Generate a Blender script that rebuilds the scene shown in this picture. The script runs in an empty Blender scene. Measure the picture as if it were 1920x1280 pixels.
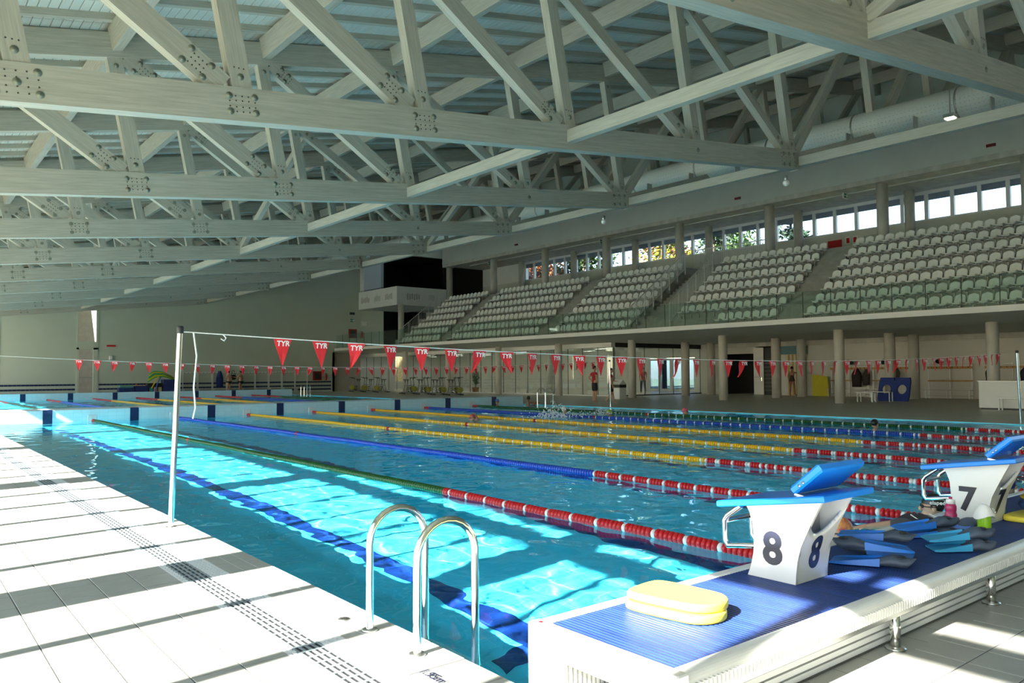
import bpy, bmesh, math, random
import numpy as np
from mathutils import Vector, Matrix

random.seed(7)
RNG = np.random.default_rng(11)
SC = bpy.context.scene
COL = SC.collection

# ------------------------------------------------------------------ camera
FPX, YAW, PITCH, ROLL, CAMZ = 1467.88, 0.6775, 0.0408, -0.0066, 1.4116
cam = bpy.data.cameras.new('camera')
cam.sensor_width = 36.0
cam.lens = FPX / 1920 * 36.0
cam.clip_end = 400
cam_o = bpy.data.objects.new('camera', cam)
COL.objects.link(cam_o)
_f = Vector((math.sin(YAW) * math.cos(PITCH), math.cos(YAW) * math.cos(PITCH), math.sin(PITCH)))
_r = _f.cross(Vector((0, 0, 1))).normalized()
_u = _r.cross(_f)
_r2 = math.cos(ROLL) * _r + math.sin(ROLL) * _u
_u2 = -math.sin(ROLL) * _r + math.cos(ROLL) * _u
_m = Matrix((_r2, _u2, -_f)).transposed().to_4x4()
_m.translation = (0, 0, CAMZ)
cam_o.matrix_world = _m
SC.camera = cam_o

# ------------------------------------------------------------------ sky, sun, exposure
SUN_DIR = Vector((1.0, 0.115, -0.675))
SUN_ENERGY = 13.5
SKY_STRENGTH = 0.16
SC.view_settings.view_transform = 'Standard'
SC.view_settings.look = 'None'
SC.view_settings.gamma = 1.0
SC.view_settings.use_curve_mapping = False
SC.view_settings.exposure = 1.86
SC.cycles.max_bounces = 10
SC.cycles.diffuse_bounces = 6
SC.cycles.glossy_bounces = 4
SC.cycles.transmission_bounces = 8
SC.cycles.transparent_max_bounces = 12
SC.cycles.sample_clamp_indirect = 6.0
SC.cycles.use_denoising = True

world = bpy.data.worlds.new('sky')
SC.world = world
world.use_nodes = True
_nt = world.node_tree
_bg = _nt.nodes['Background']
_sky = _nt.nodes.new('ShaderNodeTexSky')
_sky.sky_type = 'NISHITA'
_sky.sun_disc = False
_sky.sun_elevation = math.atan2(0.675, 1.0066)
_sky.sun_rotation = math.atan2(-1.0, -0.115)
_sky.air_density = 1.0
_sky.dust_density = 0.6
_sky.ozone_density = 1.0
_nt.links.new(_sky.outputs[0], _bg.inputs[0])
_bg.inputs[1].default_value = SKY_STRENGTH

_l = bpy.data.lights.new('sun', 'SUN')
_l.energy = SUN_ENERGY
_l.angle = 0.0093
_l.color = (1.0, 0.95, 0.86)
_l.cycles.is_caustics_light = True
sun = bpy.data.objects.new('sun', _l)
sun.rotation_euler = SUN_DIR.to_track_quat('-Z', 'Y').to_euler()
sun.location = (-30, 0, 25)
COL.objects.link(sun)

# ------------------------------------------------------------------ helpers
def tag(o, label=None, cat=None, group=None, kind=None):
    if label: o['label'] = label
    if cat: o['category'] = cat
    if group: o['group'] = group
    if kind: o['kind'] = kind
    return o

def empty(name, loc=(0, 0, 0), rz=0.0, parent=None):
    o = bpy.data.objects.new(name, None)
    o.empty_display_size = 0.1
    o.location = loc
    o.rotation_euler = (0, 0, rz)
    if parent: o.parent = parent
    COL.objects.link(o)
    return o

def thing(name, label, cat, loc=(0, 0, 0), rz=0.0, group=None, kind=None):
    return tag(empty(name, loc, rz), label, cat, group, kind)

def link(name, mesh, parent=None, loc=None, rot=None, scale=None):
    o = bpy.data.objects.new(name, mesh)
    if parent: o.parent = parent
    if loc is not None: o.location = loc
    if rot is not None: o.rotation_euler = rot
    if scale is not None: o.scale = scale
    COL.objects.link(o)
    return o

def copy_tree(o, parent=None):
    c = o.copy()
    COL.objects.link(c)
    c.parent = parent
    for ch in o.children:
        copy_tree(ch, c)
    return c

class MB:
    """collects faces; build() makes one mesh"""
    def __init__(self):
        self.v = []; self.f = []; self.mi = []; self.g = []; self.cm = 0; self.sm = []; self.cs = False
    def add(self, vs, fs, grain=None):
        n = len(self.v)
        self.v += [tuple(p) for p in vs]
        self.g += [tuple(p) for p in (grain if grain is not None else vs)]
        for f in fs:
            self.f.append(tuple(n + i for i in f)); self.mi.append(self.cm); self.sm.append(self.cs)
        return self
    def box(self, x0, x1, y0, y1, z0, z1):
        vs = [(x0, y0, z0), (x1, y0, z0), (x1, y1, z0), (x0, y1, z0), (x0, y0, z1), (x1, y0, z1), (x1, y1, z1), (x0, y1, z1)]
        return self.add(vs, [(3, 2, 1, 0), (4, 5, 6, 7), (0, 1, 5, 4), (1, 2, 6, 5), (2, 3, 7, 6), (3, 0, 4, 7)])
    def cbox(self, c, s):
        return self.box(c[0] - s[0] / 2, c[0] + s[0] / 2, c[1] - s[1] / 2, c[1] + s[1] / 2, c[2] - s[2] / 2, c[2] + s[2] / 2)
    def bbox(self, x0, x1, y0, y1, z0, z1, b=0.01):
        """box with chamfered edges (top and vertical edges)"""
        pts = [(x0 + b, y0), (x1 - b, y0), (x1, y0 + b), (x1, y1 - b), (x1 - b, y1), (x0 + b, y1), (x0, y1 - b), (x0, y0 + b)]
        cx, cy = (x0 + x1) / 2, (y0 + y1) / 2
        def ring(ins, z):
            out = []
            for (x, y) in pts:
                out.append((x + (ins if x < cx else -ins), y + (ins if y < cy else -ins), z))
            return out
        rings = [ring(b, z0), ring(0, z0 + b), ring(0, z1 - b), ring(b, z1)]
        return self.loft(rings, True, True)
    def beam(self, p0, p1, h, w, up=(0, 0, 1), ext=0.0):
        """rectangular member from p0 to p1: h along 'up' side, w across"""
        p0 = Vector(p0); p1 = Vector(p1)
        d = (p1 - p0); L = d.length; d.normalize()
        up = Vector(up)
        s = d.cross(up)
        if s.length < 1e-6: s = d.cross(Vector((1, 0, 0)))
        s.normalize(); u = s.cross(d).normalized()
        p0 = p0 - d * ext; p1 = p1 + d * ext; L += 2 * ext
        vs = []; gr = []
        off = random.uniform(0, 50)
        for a, l in ((p0, 0), (p1, L)):
            for (i, j) in ((-1, -1), (1, -1), (1, 1), (-1, 1)):
                vs.append(a + s * (i * w / 2) + u * (j * h / 2)); gr.append((l + off, i * w / 2, j * h / 2 + off))
        return self.add(vs, [(3, 2, 1, 0), (4, 5, 6, 7), (0, 1, 5, 4), (1, 2, 6, 5), (2, 3, 7, 6), (3, 0, 4, 7)], gr)
    def loft(self, rings, cap0=True, cap1=True, closed=True):
        n = len(rings[0]); vs = [p for r in rings for p in r]; fs = []
        for k in range(len(rings) - 1):
            a, b = k * n, (k + 1) * n
            for i in range(n if closed else n - 1):
                j = (i + 1) % n
                fs.append((a + i, a + j, b + j, b + i))
        if cap0: fs.append(tuple(range(n - 1, -1, -1)))
        if cap1: fs.append(tuple(range((len(rings) - 1) * n, len(rings) * n)))
        return self.add(vs, fs)
    def tube(self, pts, r, n=8, caps=True):
        pts = [Vector(p) for p in pts]
        rs = r if isinstance(r, (list, tuple)) else [r] * len(pts)
        rings = []; prev = None
        for i, p in enumerate(pts):
            if i == 0: d = pts[1] - p
            elif i == len(pts) - 1: d = p - pts[i - 1]
            else: d = (pts[i + 1] - p).normalized() + (p - pts[i - 1]).normalized()
            d.normalize()
            if prev is None:
                a = Vector((0, 0, 1)) if abs(d.z) < 0.9 else Vector((1, 0, 0))
                s = d.cross(a).normalized()
            else:
                s = (prev - d * prev.dot(d)).normalized()
            prev = s; u = d.cross(s)
            rings.append([p + (s * math.cos(t) + u * math.sin(t)) * rs[i] for t in [2 * math.pi * k / n for k in range(n)]])
        old = self.cs; self.cs = True
        self.loft(rings, False, False)
        self.cs = old
        if caps:
            self.add(rings[0], [tuple(range(n - 1, -1, -1))]); self.add(rings[-1], [tuple(range(n))])
        return self
    def lathe(self, prof, n=16, c=(0, 0, 0), axis='z', smooth=True):
        """prof: list of (radius, height)"""
        rings = []
        for (r, h) in prof:
            ring = []
            for k in range(n):
                t = 2 * math.pi * k / n; a, b = r * math.cos(t), r * math.sin(t)
                if axis == 'z': p = (c[0] + a, c[1] + b, c[2] + h)
                elif axis == 'y': p = (c[0] + b, c[1] + h, c[2] + a)
                else: p = (c[0] + h, c[1] + a, c[2] + b)
                ring.append(p)
            rings.append(ring)
        old = self.cs; self.cs = smooth
        self.loft(rings, True, True)
        self.cs = old
        return self
    def prism(self, poly, a, b, plane='xz'):
        """poly of 2D points extruded between a and b on the remaining axis"""
        def P(q, t):
            if plane == 'xz': return (q[0], t, q[1])
            if plane == 'yz': return (t, q[0], q[1])
            return (q[0], q[1], t)
        return self.loft([[P(q, a) for q in poly], [P(q, b) for q in poly]], True, True)
    def ellipsoid(self, c, r, nu=12, nv=8):
        rings = []
        for j in range(1, nv):
            ph = math.pi * j / nv - math.pi / 2
            rings.append([(c[0] + r[0] * math.cos(ph) * math.cos(2 * math.pi * i / nu), c[1] + r[1] * math.cos(ph) * math.sin(2 * math.pi * i / nu), c[2] + r[2] * math.sin(ph)) for i in range(nu)])
        vs = [p for q in rings for p in q]; fs = []
        for k in range(len(rings) - 1):
            for i in range(nu):
                fs.append((k * nu + i, k * nu + (i + 1) % nu, (k + 1) * nu + (i + 1) % nu, (k + 1) * nu + i))
        vs += [(c[0], c[1], c[2] - r[2]), (c[0], c[1], c[2] + r[2])]
        b = len(vs) - 2; t = len(vs) - 1; L = (len(rings) - 1) * nu
        for i in range(nu):
            fs.append((b, (i + 1) % nu, i)); fs.append((t, L + i, L + (i + 1) % nu))
        old = self.cs; self.cs = True
        self.add(vs, fs)
        self.cs = old
        return self
    def mesh(self, name, mats):
        m = bpy.data.meshes.new(name)
        m.from_pydata(self.v, [], self.f)
        for x in (mats if isinstance(mats, (list, tuple)) else [mats]): m.materials.append(x)
        if any(self.mi): m.polygons.foreach_set('material_index', self.mi)
        if any(self.sm): m.polygons.foreach_set('use_smooth', self.sm)
        at = m.attributes.new('grain', 'FLOAT_VECTOR', 'POINT')
        at.data.foreach_set('vector', np.array(self.g, dtype=np.float32).ravel())
        bm = bmesh.new(); bm.from_mesh(m); bmesh.ops.recalc_face_normals(bm, faces=bm.faces); bm.to_mesh(m); bm.free()
        m.update()
        return m
    def build(self, name, mats, parent=None, kind=None, loc=None):
        """coordinates are the parent's local ones"""
        o = link(name, self.mesh(name, mats), parent, loc)
        if kind: o['kind'] = kind
        return o

# ------------------------------------------------------------------ materials
def _new(name):
    m = bpy.data.materials.new(name); m.use_nodes = True
    return m, m.node_tree, m.node_tree.nodes['Principled BSDF']

def mat(name, col, rough=0.5, metal=0.0, var=0.06, scale=6.0, bump=0.0, spec=0.5, coords='Object', col2=None, aniso=None, coat=0.0):
    """plain surface with a procedural tone variation"""
    m, nt, b = _new(name)
    b.inputs['Roughness'].default_value = rough
    b.inputs['Metallic'].default_value = metal
    b.inputs['Specular IOR Level'].default_value = spec
    b.inputs['Coat Weight'].default_value = coat
    tc = nt.nodes.new('ShaderNodeTexCoord')
    mp = nt.nodes.new('ShaderNodeMapping')
    if aniso: mp.inputs['Scale'].default_value = aniso
    nz = nt.nodes.new('ShaderNodeTexNoise')
    nz.inputs['Scale'].default_value = scale; nz.inputs['Detail'].default_value = 3
    if coords == 'grain':
        at = nt.nodes.new('ShaderNodeAttribute'); at.attribute_name = 'grain'
        nt.links.new(at.outputs['Vector'], mp.inputs['Vector'])
    else:
        nt.links.new(tc.outputs[coords], mp.inputs['Vector'])
    nt.links.new(mp.outputs[0], nz.inputs['Vector'])
    rp = nt.nodes.new('ShaderNodeValToRGB')
    c0 = tuple(max(0, c * (1 - var)) for c in col); c1 = tuple(min(1, c * (1 + var)) for c in (col2 or col))
    rp.color_ramp.elements[0].position = 0.3; rp.color_ramp.elements[1].position = 0.7
    rp.color_ramp.elements[0].color = (*c0, 1); rp.color_ramp.elements[1].color = (*c1, 1)
    nt.links.new(nz.outputs[0], rp.inputs[0]); nt.links.new(rp.outputs[0], b.inputs['Base Color'])
    if bump:
        bp = nt.nodes.new('ShaderNodeBump'); bp.inputs['Strength'].default_value = bump; bp.inputs['Distance'].default_value = 0.01
        nt.links.new(nz.outputs[0], bp.inputs['Height']); nt.links.new(bp.outputs[0], b.inputs['Normal'])
    return m

def tile_mat(name, c, grout, tw, th, ox=0.0, oy=0.0, gap=0.006, rough=0.25, axes='xy', var=0.05):
    """rectangular tile grid (world-size, object coordinates)"""
    m, nt, b = _new(name)
    b.inputs['Roughness'].default_value = rough
    tc = nt.nodes.new('ShaderNodeTexCoord')
    sp = nt.nodes.new('ShaderNodeSeparateXYZ'); nt.links.new(tc.outputs['Object'], sp.inputs[0])
    cb = nt.nodes.new('ShaderNodeCombineXYZ')
    A = {'x': 0, 'y': 1, 'z': 2}
    for k in range(2):
        ad = nt.nodes.new('ShaderNodeMath'); ad.operation = 'SUBTRACT'; ad.inputs[1].default_value = (ox, oy)[k]
        nt.links.new(sp.outputs[A[axes[k]]], ad.inputs[0]); nt.links.new(ad.outputs[0], cb.inputs[k])
    br = nt.nodes.new('ShaderNodeTexBrick')
    br.offset = 0.0; br.squash = 1.0
    br.inputs['Scale'].default_value = 1.0
    br.inputs['Mortar Size'].default_value = gap / 2
    br.inputs['Brick Width'].default_value = tw; br.inputs['Row Height'].default_value = th
    br.inputs['Color1'].default_value = (*[x * (1 - var) for x in c], 1)
    br.inputs['Color2'].default_value = (*[min(1, x * (1 + var)) for x in c], 1)
    br.inputs['Mortar'].default_value = (*grout, 1)
    nt.links.new(cb.outputs[0], br.inputs['Vector']); nt.links.new(br.outputs[0], b.inputs['Base Color'])
    return m

def glass_mat(name, tint=(0.97, 0.985, 0.98), refl=1.0, ior=1.5):
    """thin pane: tinted see-through with a Fresnel reflection"""
    m = bpy.data.materials.new(name); m.use_nodes = True; nt = m.node_tree; nt.nodes.clear()
    out = nt.nodes.new('ShaderNodeOutputMaterial'); mix = nt.nodes.new('ShaderNodeMixShader')
    tr = nt.nodes.new('ShaderNodeBsdfTransparent'); tr.inputs[0].default_value = (*tint, 1)
    gl = nt.nodes.new('ShaderNodeBsdfGlossy'); gl.inputs['Roughness'].default_value = 0.01; gl.inputs['Color'].default_value = (refl, refl, refl, 1)
    fr = nt.nodes.new('ShaderNodeFresnel')
    ge = nt.nodes.new('ShaderNodeNewGeometry'); mr = nt.nodes.new('ShaderNodeMapRange')
    mr.inputs['To Min'].default_value = ior; mr.inputs['To Max'].default_value = 1.0 / ior     # both faces of a pane reflect alike
    nt.links.new(ge.outputs['Backfacing'], mr.inputs['Value']); nt.links.new(mr.outputs[0], fr.inputs['IOR'])
    nt.links.new(fr.outputs[0], mix.inputs[0]); nt.links.new(tr.outputs[0], mix.inputs[1]); nt.links.new(gl.outputs[0], mix.inputs[2])
    nt.links.new(mix.outputs[0], out.inputs[0])
    return m

def emit_mat(name, col, strength):
    m = bpy.data.materials.new(name); m.use_nodes = True; nt = m.node_tree; nt.nodes.clear()
    out = nt.nodes.new('ShaderNodeOutputMaterial'); e = nt.nodes.new('ShaderNodeEmission')
    e.inputs[0].default_value = (*col, 1); e.inputs[1].default_value = strength
    nt.links.new(e.outputs[0], out.inputs[0])
    return m

M = {}
M['wood'] = mat('whitewashed_wood', (0.36, 0.357, 0.308), 0.6, var=0.06, scale=5.0, coords='grain', aniso=(0.35, 6, 6), col2=(0.42, 0.412, 0.36), bump=0.03)
M['plank'] = mat('roof_plank', (0.50, 0.54, 0.52), 0.6, var=0.07, scale=4.0, coords='grain', aniso=(0.4, 5, 5))
M['bolt'] = mat('galvanised_washer', (0.22, 0.24, 0.20), 0.5, metal=0.2, scale=20)
M['pin'] = mat('dark_pin', (0.05, 0.05, 0.045), 0.5, scale=20)
M['white_paint'] = mat('white_paint', (0.72, 0.72, 0.69), 0.55, var=0.03, scale=2)
M['wall'] = mat('wall_paint', (0.48, 0.515, 0.43), 0.7, var=0.03, scale=0.6)
M['band'] = mat('smooth_plaster', (0.56, 0.585, 0.53), 0.7, var=0.04, scale=0.8)
M['concrete'] = mat('board_concrete', (0.52, 0.50, 0.445), 0.75, var=0.16, scale=2.2, bump=0.15, aniso=(1, 1, 0.35))
M['terrace'] = mat('terrace_concrete', (0.29, 0.29, 0.265), 0.8, var=0.12, scale=2.5, bump=0.1)
M['dark'] = mat('recess_shade_black', (0.006, 0.007, 0.006), 0.9, var=0.2, scale=2)  # shade of the unlit recess put into a near-black colour
M['soffit'] = mat('soffit_plaster', (0.60, 0.61, 0.555), 0.7, var=0.04, scale=0.8)
M['floor'] = tile_mat('deck_tile', (0.34, 0.345, 0.31), (0.17, 0.165, 0.15), 0.24, 0.305, ox=0.67, oy=5.66, gap=0.008, rough=0.35)
M['floor_beige'] = tile_mat('beige_deck_tile', (0.60, 0.565, 0.48), (0.36, 0.33, 0.28), 0.24, 0.305, gap=0.008, rough=0.4)
M['bench_wall'] = mat('bench_wall_paint', (0.58, 0.57, 0.53), 0.7, var=0.03, scale=0.6)
M['tile'] = mat('deck_tile_single', (0.34, 0.345, 0.31), 0.35, var=0.05, scale=9)
M['edge_tile'] = mat('edge_tile', (0.36, 0.37, 0.34), 0.35, var=0.05, scale=9)
M['grate_dark'] = mat('grey_grate', (0.22, 0.27, 0.29), 0.5, var=0.03)
M['grate'] = mat('white_grate', (0.62, 0.66, 0.66), 0.5, var=0.03)
M['black'] = mat('black_plastic', (0.015, 0.015, 0.016), 0.45, var=0.1)
M['pool'] = tile_mat('pool_tile', (0.10, 0.76, 1.0), (0.24, 0.82, 1.0), 0.25, 0.125, gap=0.006, rough=0.3, var=0.03)
M['poolwall'] = tile_mat('pool_wall_tile', (0.62, 0.82, 0.86), (0.45, 0.68, 0.74), 0.25, 0.125, gap=0.006, rough=0.3, axes='xz', var=0.03)
M['poolside'] = tile_mat('pool_side_tile', (0.10, 0.76, 1.0), (0.24, 0.82, 1.0), 0.25, 0.125, gap=0.006, rough=0.3, axes='yz', var=0.03)
M['navy'] = mat('navy_tile', (0.012, 0.025, 0.09), 0.3, var=0.15, scale=12)
M['laneline'] = mat('lane_line_tile', (0.01, 0.04, 0.22), 0.3, var=0.25, scale=9)
M['steel'] = mat('polished_steel', (0.75, 0.75, 0.72), 0.12, metal=1.0, var=0.02)
M['steel_rough'] = mat('brushed_steel', (0.60, 0.60, 0.57), 0.3, metal=1.0, var=0.05)
M['glass'] = glass_mat('clear_glass')
M['bal_glass'] = glass_mat('balustrade_glass', (0.88, 0.945, 0.92))
M['daylight_glass'] = glass_mat('bluish_daylight_glass', (0.50, 0.60, 0.74))  # dim bluish daylight behind the framed doors put into the pane tint
M['room_glass'] = glass_mat('room_glass', (0.93, 0.96, 0.94), 1.0, 1.75)
M['seat'] = mat('seat_plastic', (0.84, 0.85, 0.81), 0.35, var=0.02)
M['grey_metal'] = mat('grey_metal', (0.42, 0.42, 0.40), 0.4, metal=0.6)
M['white_metal'] = mat('white_metal', (0.70, 0.71, 0.69), 0.35, var=0.02)
M['red'] = mat('red_plastic', (0.50, 0.008, 0.012), 0.35, var=0.05)
M['white_pl'] = mat('white_plastic', (0.75, 0.75, 0.73), 0.35, var=0.02)
M['green'] = mat('green_plastic', (0.006, 0.085, 0.010), 0.35, var=0.08)
M['blue'] = mat('blue_plastic', (0.015, 0.06, 0.42), 0.35, var=0.08)
M['yellow'] = mat('yellow_plastic', (0.78, 0.42, 0.006), 0.35, var=0.05)
M['flag'] = mat('red_pennant', (0.72, 0.022, 0.03), 0.6, var=0.05)
M['cord'] = mat('white_cord', (0.8, 0.8, 0.77), 0.6, var=0.03)
M['letter'] = mat('white_lettering', (0.82, 0.82, 0.80), 0.5, var=0.01)
M['ink'] = mat('dark_numeral', (0.012, 0.014, 0.03), 0.3, var=0.1)
M['block'] = mat('block_white', (0.70, 0.70, 0.66), 0.22, var=0.02, coat=0.3)
M['block_blue'] = mat('block_blue', (0.008, 0.22, 0.80), 0.28, var=0.06, scale=3)
M['deckblue'] = mat('platform_slat', (0.015, 0.038, 0.15), 0.45, spec=0.25, var=0.25, scale=3, aniso=(9, 1, 1))
M['deckwhite'] = mat('platform_edge', (0.68, 0.68, 0.64), 0.35, var=0.03)
M['kick'] = mat('yellow_foam', (0.90, 0.74, 0.07), 0.6, var=0.03)
M['skin'] = mat('skin', (0.48, 0.25, 0.15), 0.5, var=0.05)
M['skin_b'] = mat('skin_light', (0.56, 0.32, 0.21), 0.5, var=0.05)
M['hair'] = mat('dark_hair', (0.015, 0.011, 0.009), 0.6, var=0.2)
M['redshirt'] = mat('red_shirt', (0.36, 0.008, 0.02), 0.75, var=0.1)
M['blackcloth'] = mat('black_cloth', (0.012, 0.012, 0.014), 0.8, var=0.2)
M['jeans'] = mat('blue_jeans', (0.03, 0.05, 0.11), 0.8, var=0.2)
M['orange_wood'] = mat('varnished_wood', (0.42, 0.24, 0.07), 0.5, var=0.15, scale=5)
M['bluefoam'] = mat('blue_foam', (0.012, 0.035, 0.22), 0.6, var=0.1)
M['yellowpanel'] = mat('yellow_panel', (0.58, 0.52, 0.02), 0.6, var=0.05)
M['leaf_green'] = mat('leaf_green', (0.030, 0.075, 0.010), 0.6, var=0.4, scale=1.5)
M['leaf_yellow'] = mat('leaf_yellow', (0.15, 0.155, 0.010), 0.6, var=0.3, scale=1.5)
M['leaf_orange'] = mat('leaf_orange', (0.19, 0.065, 0.018), 0.6, var=0.3, scale=1.5)
M['leaf_dark'] = mat('needle_green', (0.012, 0.032, 0.017), 0.6, var=0.4, scale=1.5)
M['bark'] = mat('bark', (0.09, 0.065, 0.045), 0.9, var=0.3)
M['lawn'] = mat('lawn', (0.22, 0.24, 0.12), 0.9, var=0.3, scale=0.5)
# ------------------------------------------------------------------ the setting
XE, XR, YN, YB0, YB1, YF = 2.28, 23.28, 2.74, 28.1, 29.5, 54.5     # pool edges, bulkhead, far end
YW = 61.0                                                          # far wall
XL = -3.1                                                          # glazed wall beside the deck
YT = [5.36 + 6.15 * k for k in range(10)]                          # roof trusses
YC = [11.77 + 6.15 * k for k in range(8)]                          # columns
zb = lambda x: 4.71 + 0.1117 * x
zr = lambda x: 7.30 + 0.312 * (x - 19.1)
zt = lambda x: 7.87 + 0.197 * (x - 3)

def structure(o, label, cat='structure'):
    return tag(o, label, cat, kind='structure')

# floor ring around the pool
b = MB()
b.box(XL - 0.4, 0.7, -8, YW, -0.3, 0); b.box(0.7, XE, -8, YW, -0.012, 0); b.box(XE, 48, -8, YN, -0.3, 0)  # strip by the edge kept thin above the hidden water for refracted sun
b.box(XE, XR, YF + 0.5, YW, -0.3, 0)
b.cm = 0
floor = structure(b.build('floor', M['floor']), 'pale grey tiled pool deck around the water', 'floor')
b = MB(); b.box(XR, 48, YN, 70, -0.3, 0)
structure(b.build('floor', M['floor_beige']), 'beige tiled walkway between the pool and the stands', 'floor')
tb = MB(); tb.bbox(-0.117, 0.117, -0.149, 0.149, 0.0, 0.005, 0.002); tile_me = tb.mesh('tile', M['tile'])
tb = MB(); tb.bbox(-0.117, 0.117, -0.122, 0.122, 0.0, 0.005, 0.002); tile_me2 = tb.mesh('tile', M['tile'])
tb = MB(); tb.bbox(-0.053, 0.053, -0.149, 0.149, 0.0, 0.005, 0.002); tile_me3 = tb.mesh('tile', M['edge_tile'])
b = MB(); b.box(-0.05, 1.63, 2.61, 10.235, 0.0002, 0.0012); b.box(2.665, 6.025, 0.62, 1.87, 0.0002, 0.0012); b.box(1.955, 2.28, 3.22, 8.71, 0.0002, 0.0012)
b.build('grout_bed', mat('grey_grout', (0.10, 0.10, 0.09), 0.9), floor)
for i in range(7):
    for j in range(25):
        link('tile', tile_me, floor, (0.67 - 0.24 * 3 + 0.24 * i + 0.12, 5.66 - 0.305 * 10 + 0.305 * j + 0.1525, 0))
for i in range(14):
    for j in range(5):
        link('tile', tile_me2, floor, (2.665 + 0.24 * i + 0.12, 1.87 - 0.25 * j - 0.125, 0))
for i in range(3):
    for j in range(18):
        link('tile', tile_me3, floor, (1.955 + 0.1083 * i + 0.054, 5.66 - 0.305 * 8 + 0.305 * j + 0.1525, 0))
# overflow channel grate along the pool edge
b = MB(); b.box(1.625, 1.95, -6, 54, 0.0005, 0.002); b.build('drain_channel', M['black'], floor)
b = MB()
for x0, x1 in [(1.622, 1.640), (1.646, 1.664), (1.828, 1.846), (1.852, 1.870), (1.876, 1.894), (1.90, 1.918), (1.924, 1.95)]:
    b.box(x0, x1, -6, 54, 0.002, 0.006)
y = -6
while y < 30:
    b.box(1.622, 1.672, y, y + 0.03, 0.003, 0.0065); b.box(1.822, 1.95, y, y + 0.03, 0.003, 0.0065); y += 0.06
b.build('drain_grate', M['grate'], floor, 'stuff')
b = MB()
for i in range(5): b.box(1.672 + 0.0345 * i, 1.686 + 0.0345 * i, -6, 54, 0.002, 0.006)
y = -6
while y < 30:
    b.box(1.672, 1.824, y, y + 0.014, 0.003, 0.0065); y += 0.09
b.build('slot_strip', M['grate_dark'], floor, 'stuff')

# pool basin
b = MB(); b.box(0.4, XR + 0.3, YN - 0.3, YF + 0.3, -2.25, -1.95)
pool_floor = structure(b.build('floor_pool', M['pool']), 'light blue tiled bottom of the swimming pool', 'pool floor')
def recv(o):
    o.cycles.is_caustics_receiver = True
recv(pool_floor)
LX = [4.04 + 2.5 * k for k in range(8)]
for x in LX:
    for (y0, y1) in ((YN + 2.0, YB0 - 2.0), (YB1 + 2.0, YF - 2.0)):
        b = MB(); b.box(x - 0.125, x + 0.125, y0, y1, -1.95, -1.944)
        b.box(x - 0.5, x + 0.5, y0 - 0.25, y0, -1.95, -1.944); b.box(x - 0.5, x + 0.5, y1, y1 + 0.25, -1.95, -1.944)
        recv(b.build('lane_marking', M['laneline'], pool_floor))
def pwall(name, box, m, label):
    bb = MB(); bb.box(*box); o = structure(bb.build(name, m), label, 'pool wall'); recv(o); return o
pwall('wall_pool_side', (0.4, 0.7, YN - 0.3, YF + 0.3, -2.2, -0.3), M['poolside'], 'unseen blue tiled pool wall, set back under the deck for the sun rays')  # unseen wall moved back so sun rays reach the pool floor
pwall('wall_pool_stands', (XR - 0.002, XR + 0.3, YN - 0.3, YF + 0.3, -2.2, -0.004), M['poolside'], 'blue tiled pool wall along the stands side')
pwall('wall_pool_start', (0.7, XR, YN - 0.3, YN, -2.2, -0.012), M['poolwall'], 'blue tiled pool wall below the starting platform')
far_end = pwall('wall_pool_turn', (XE + 0.002, XR, YF, YF + 0.5, -2.2, 0.38), M['poolwall'], 'raised pale tiled end wall of the distant pool half')
for x in LX:
    bb = MB(); bb.box(x - 0.14, x + 0.14, YF - 0.012, YF, -0.4, 0.375); bb.build('lane_target', M['navy'], far_end)

# movable bulkhead between the two halves
b = MB(); b.bbox(XE + 0.02, XR - 0.02, YB0, YB1, -1.2, 0.36, 0.02)
bulk = b.build('bulkhead', M['poolwall'])
bulk_root = thing('pool_bulkhead', 'pale tiled bulkhead dividing the pool into two halves', 'bulkhead')
bulk.name = 'body'; bulk.parent = bulk_root; recv(bulk)
for x in LX:
    bb = MB(); bb.box(x - 0.13, x + 0.13, YB0 - 0.012, YB0 + 0.3, -0.6, 0.366); bb.build('lane_target', M['navy'], bulk_root)
for k in range(7):
    x = LX[0] + 1.25 + 2.5 * k
    bb = MB(); bb.bbox(x - 0.13, x + 0.13, YB0 - 0.02, YB0 + 0.02, -0.12, 0.17, 0.006); bb.build('anchor_plate', M['white_pl'], bulk_root)
bb = MB(); bb.box(XE + 0.02, XR - 0.02, YB0 + 0.32, YB1 - 0.3, 0.36, 0.364)
bb.build('top_grate', M['grate'], bulk_root)

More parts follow.
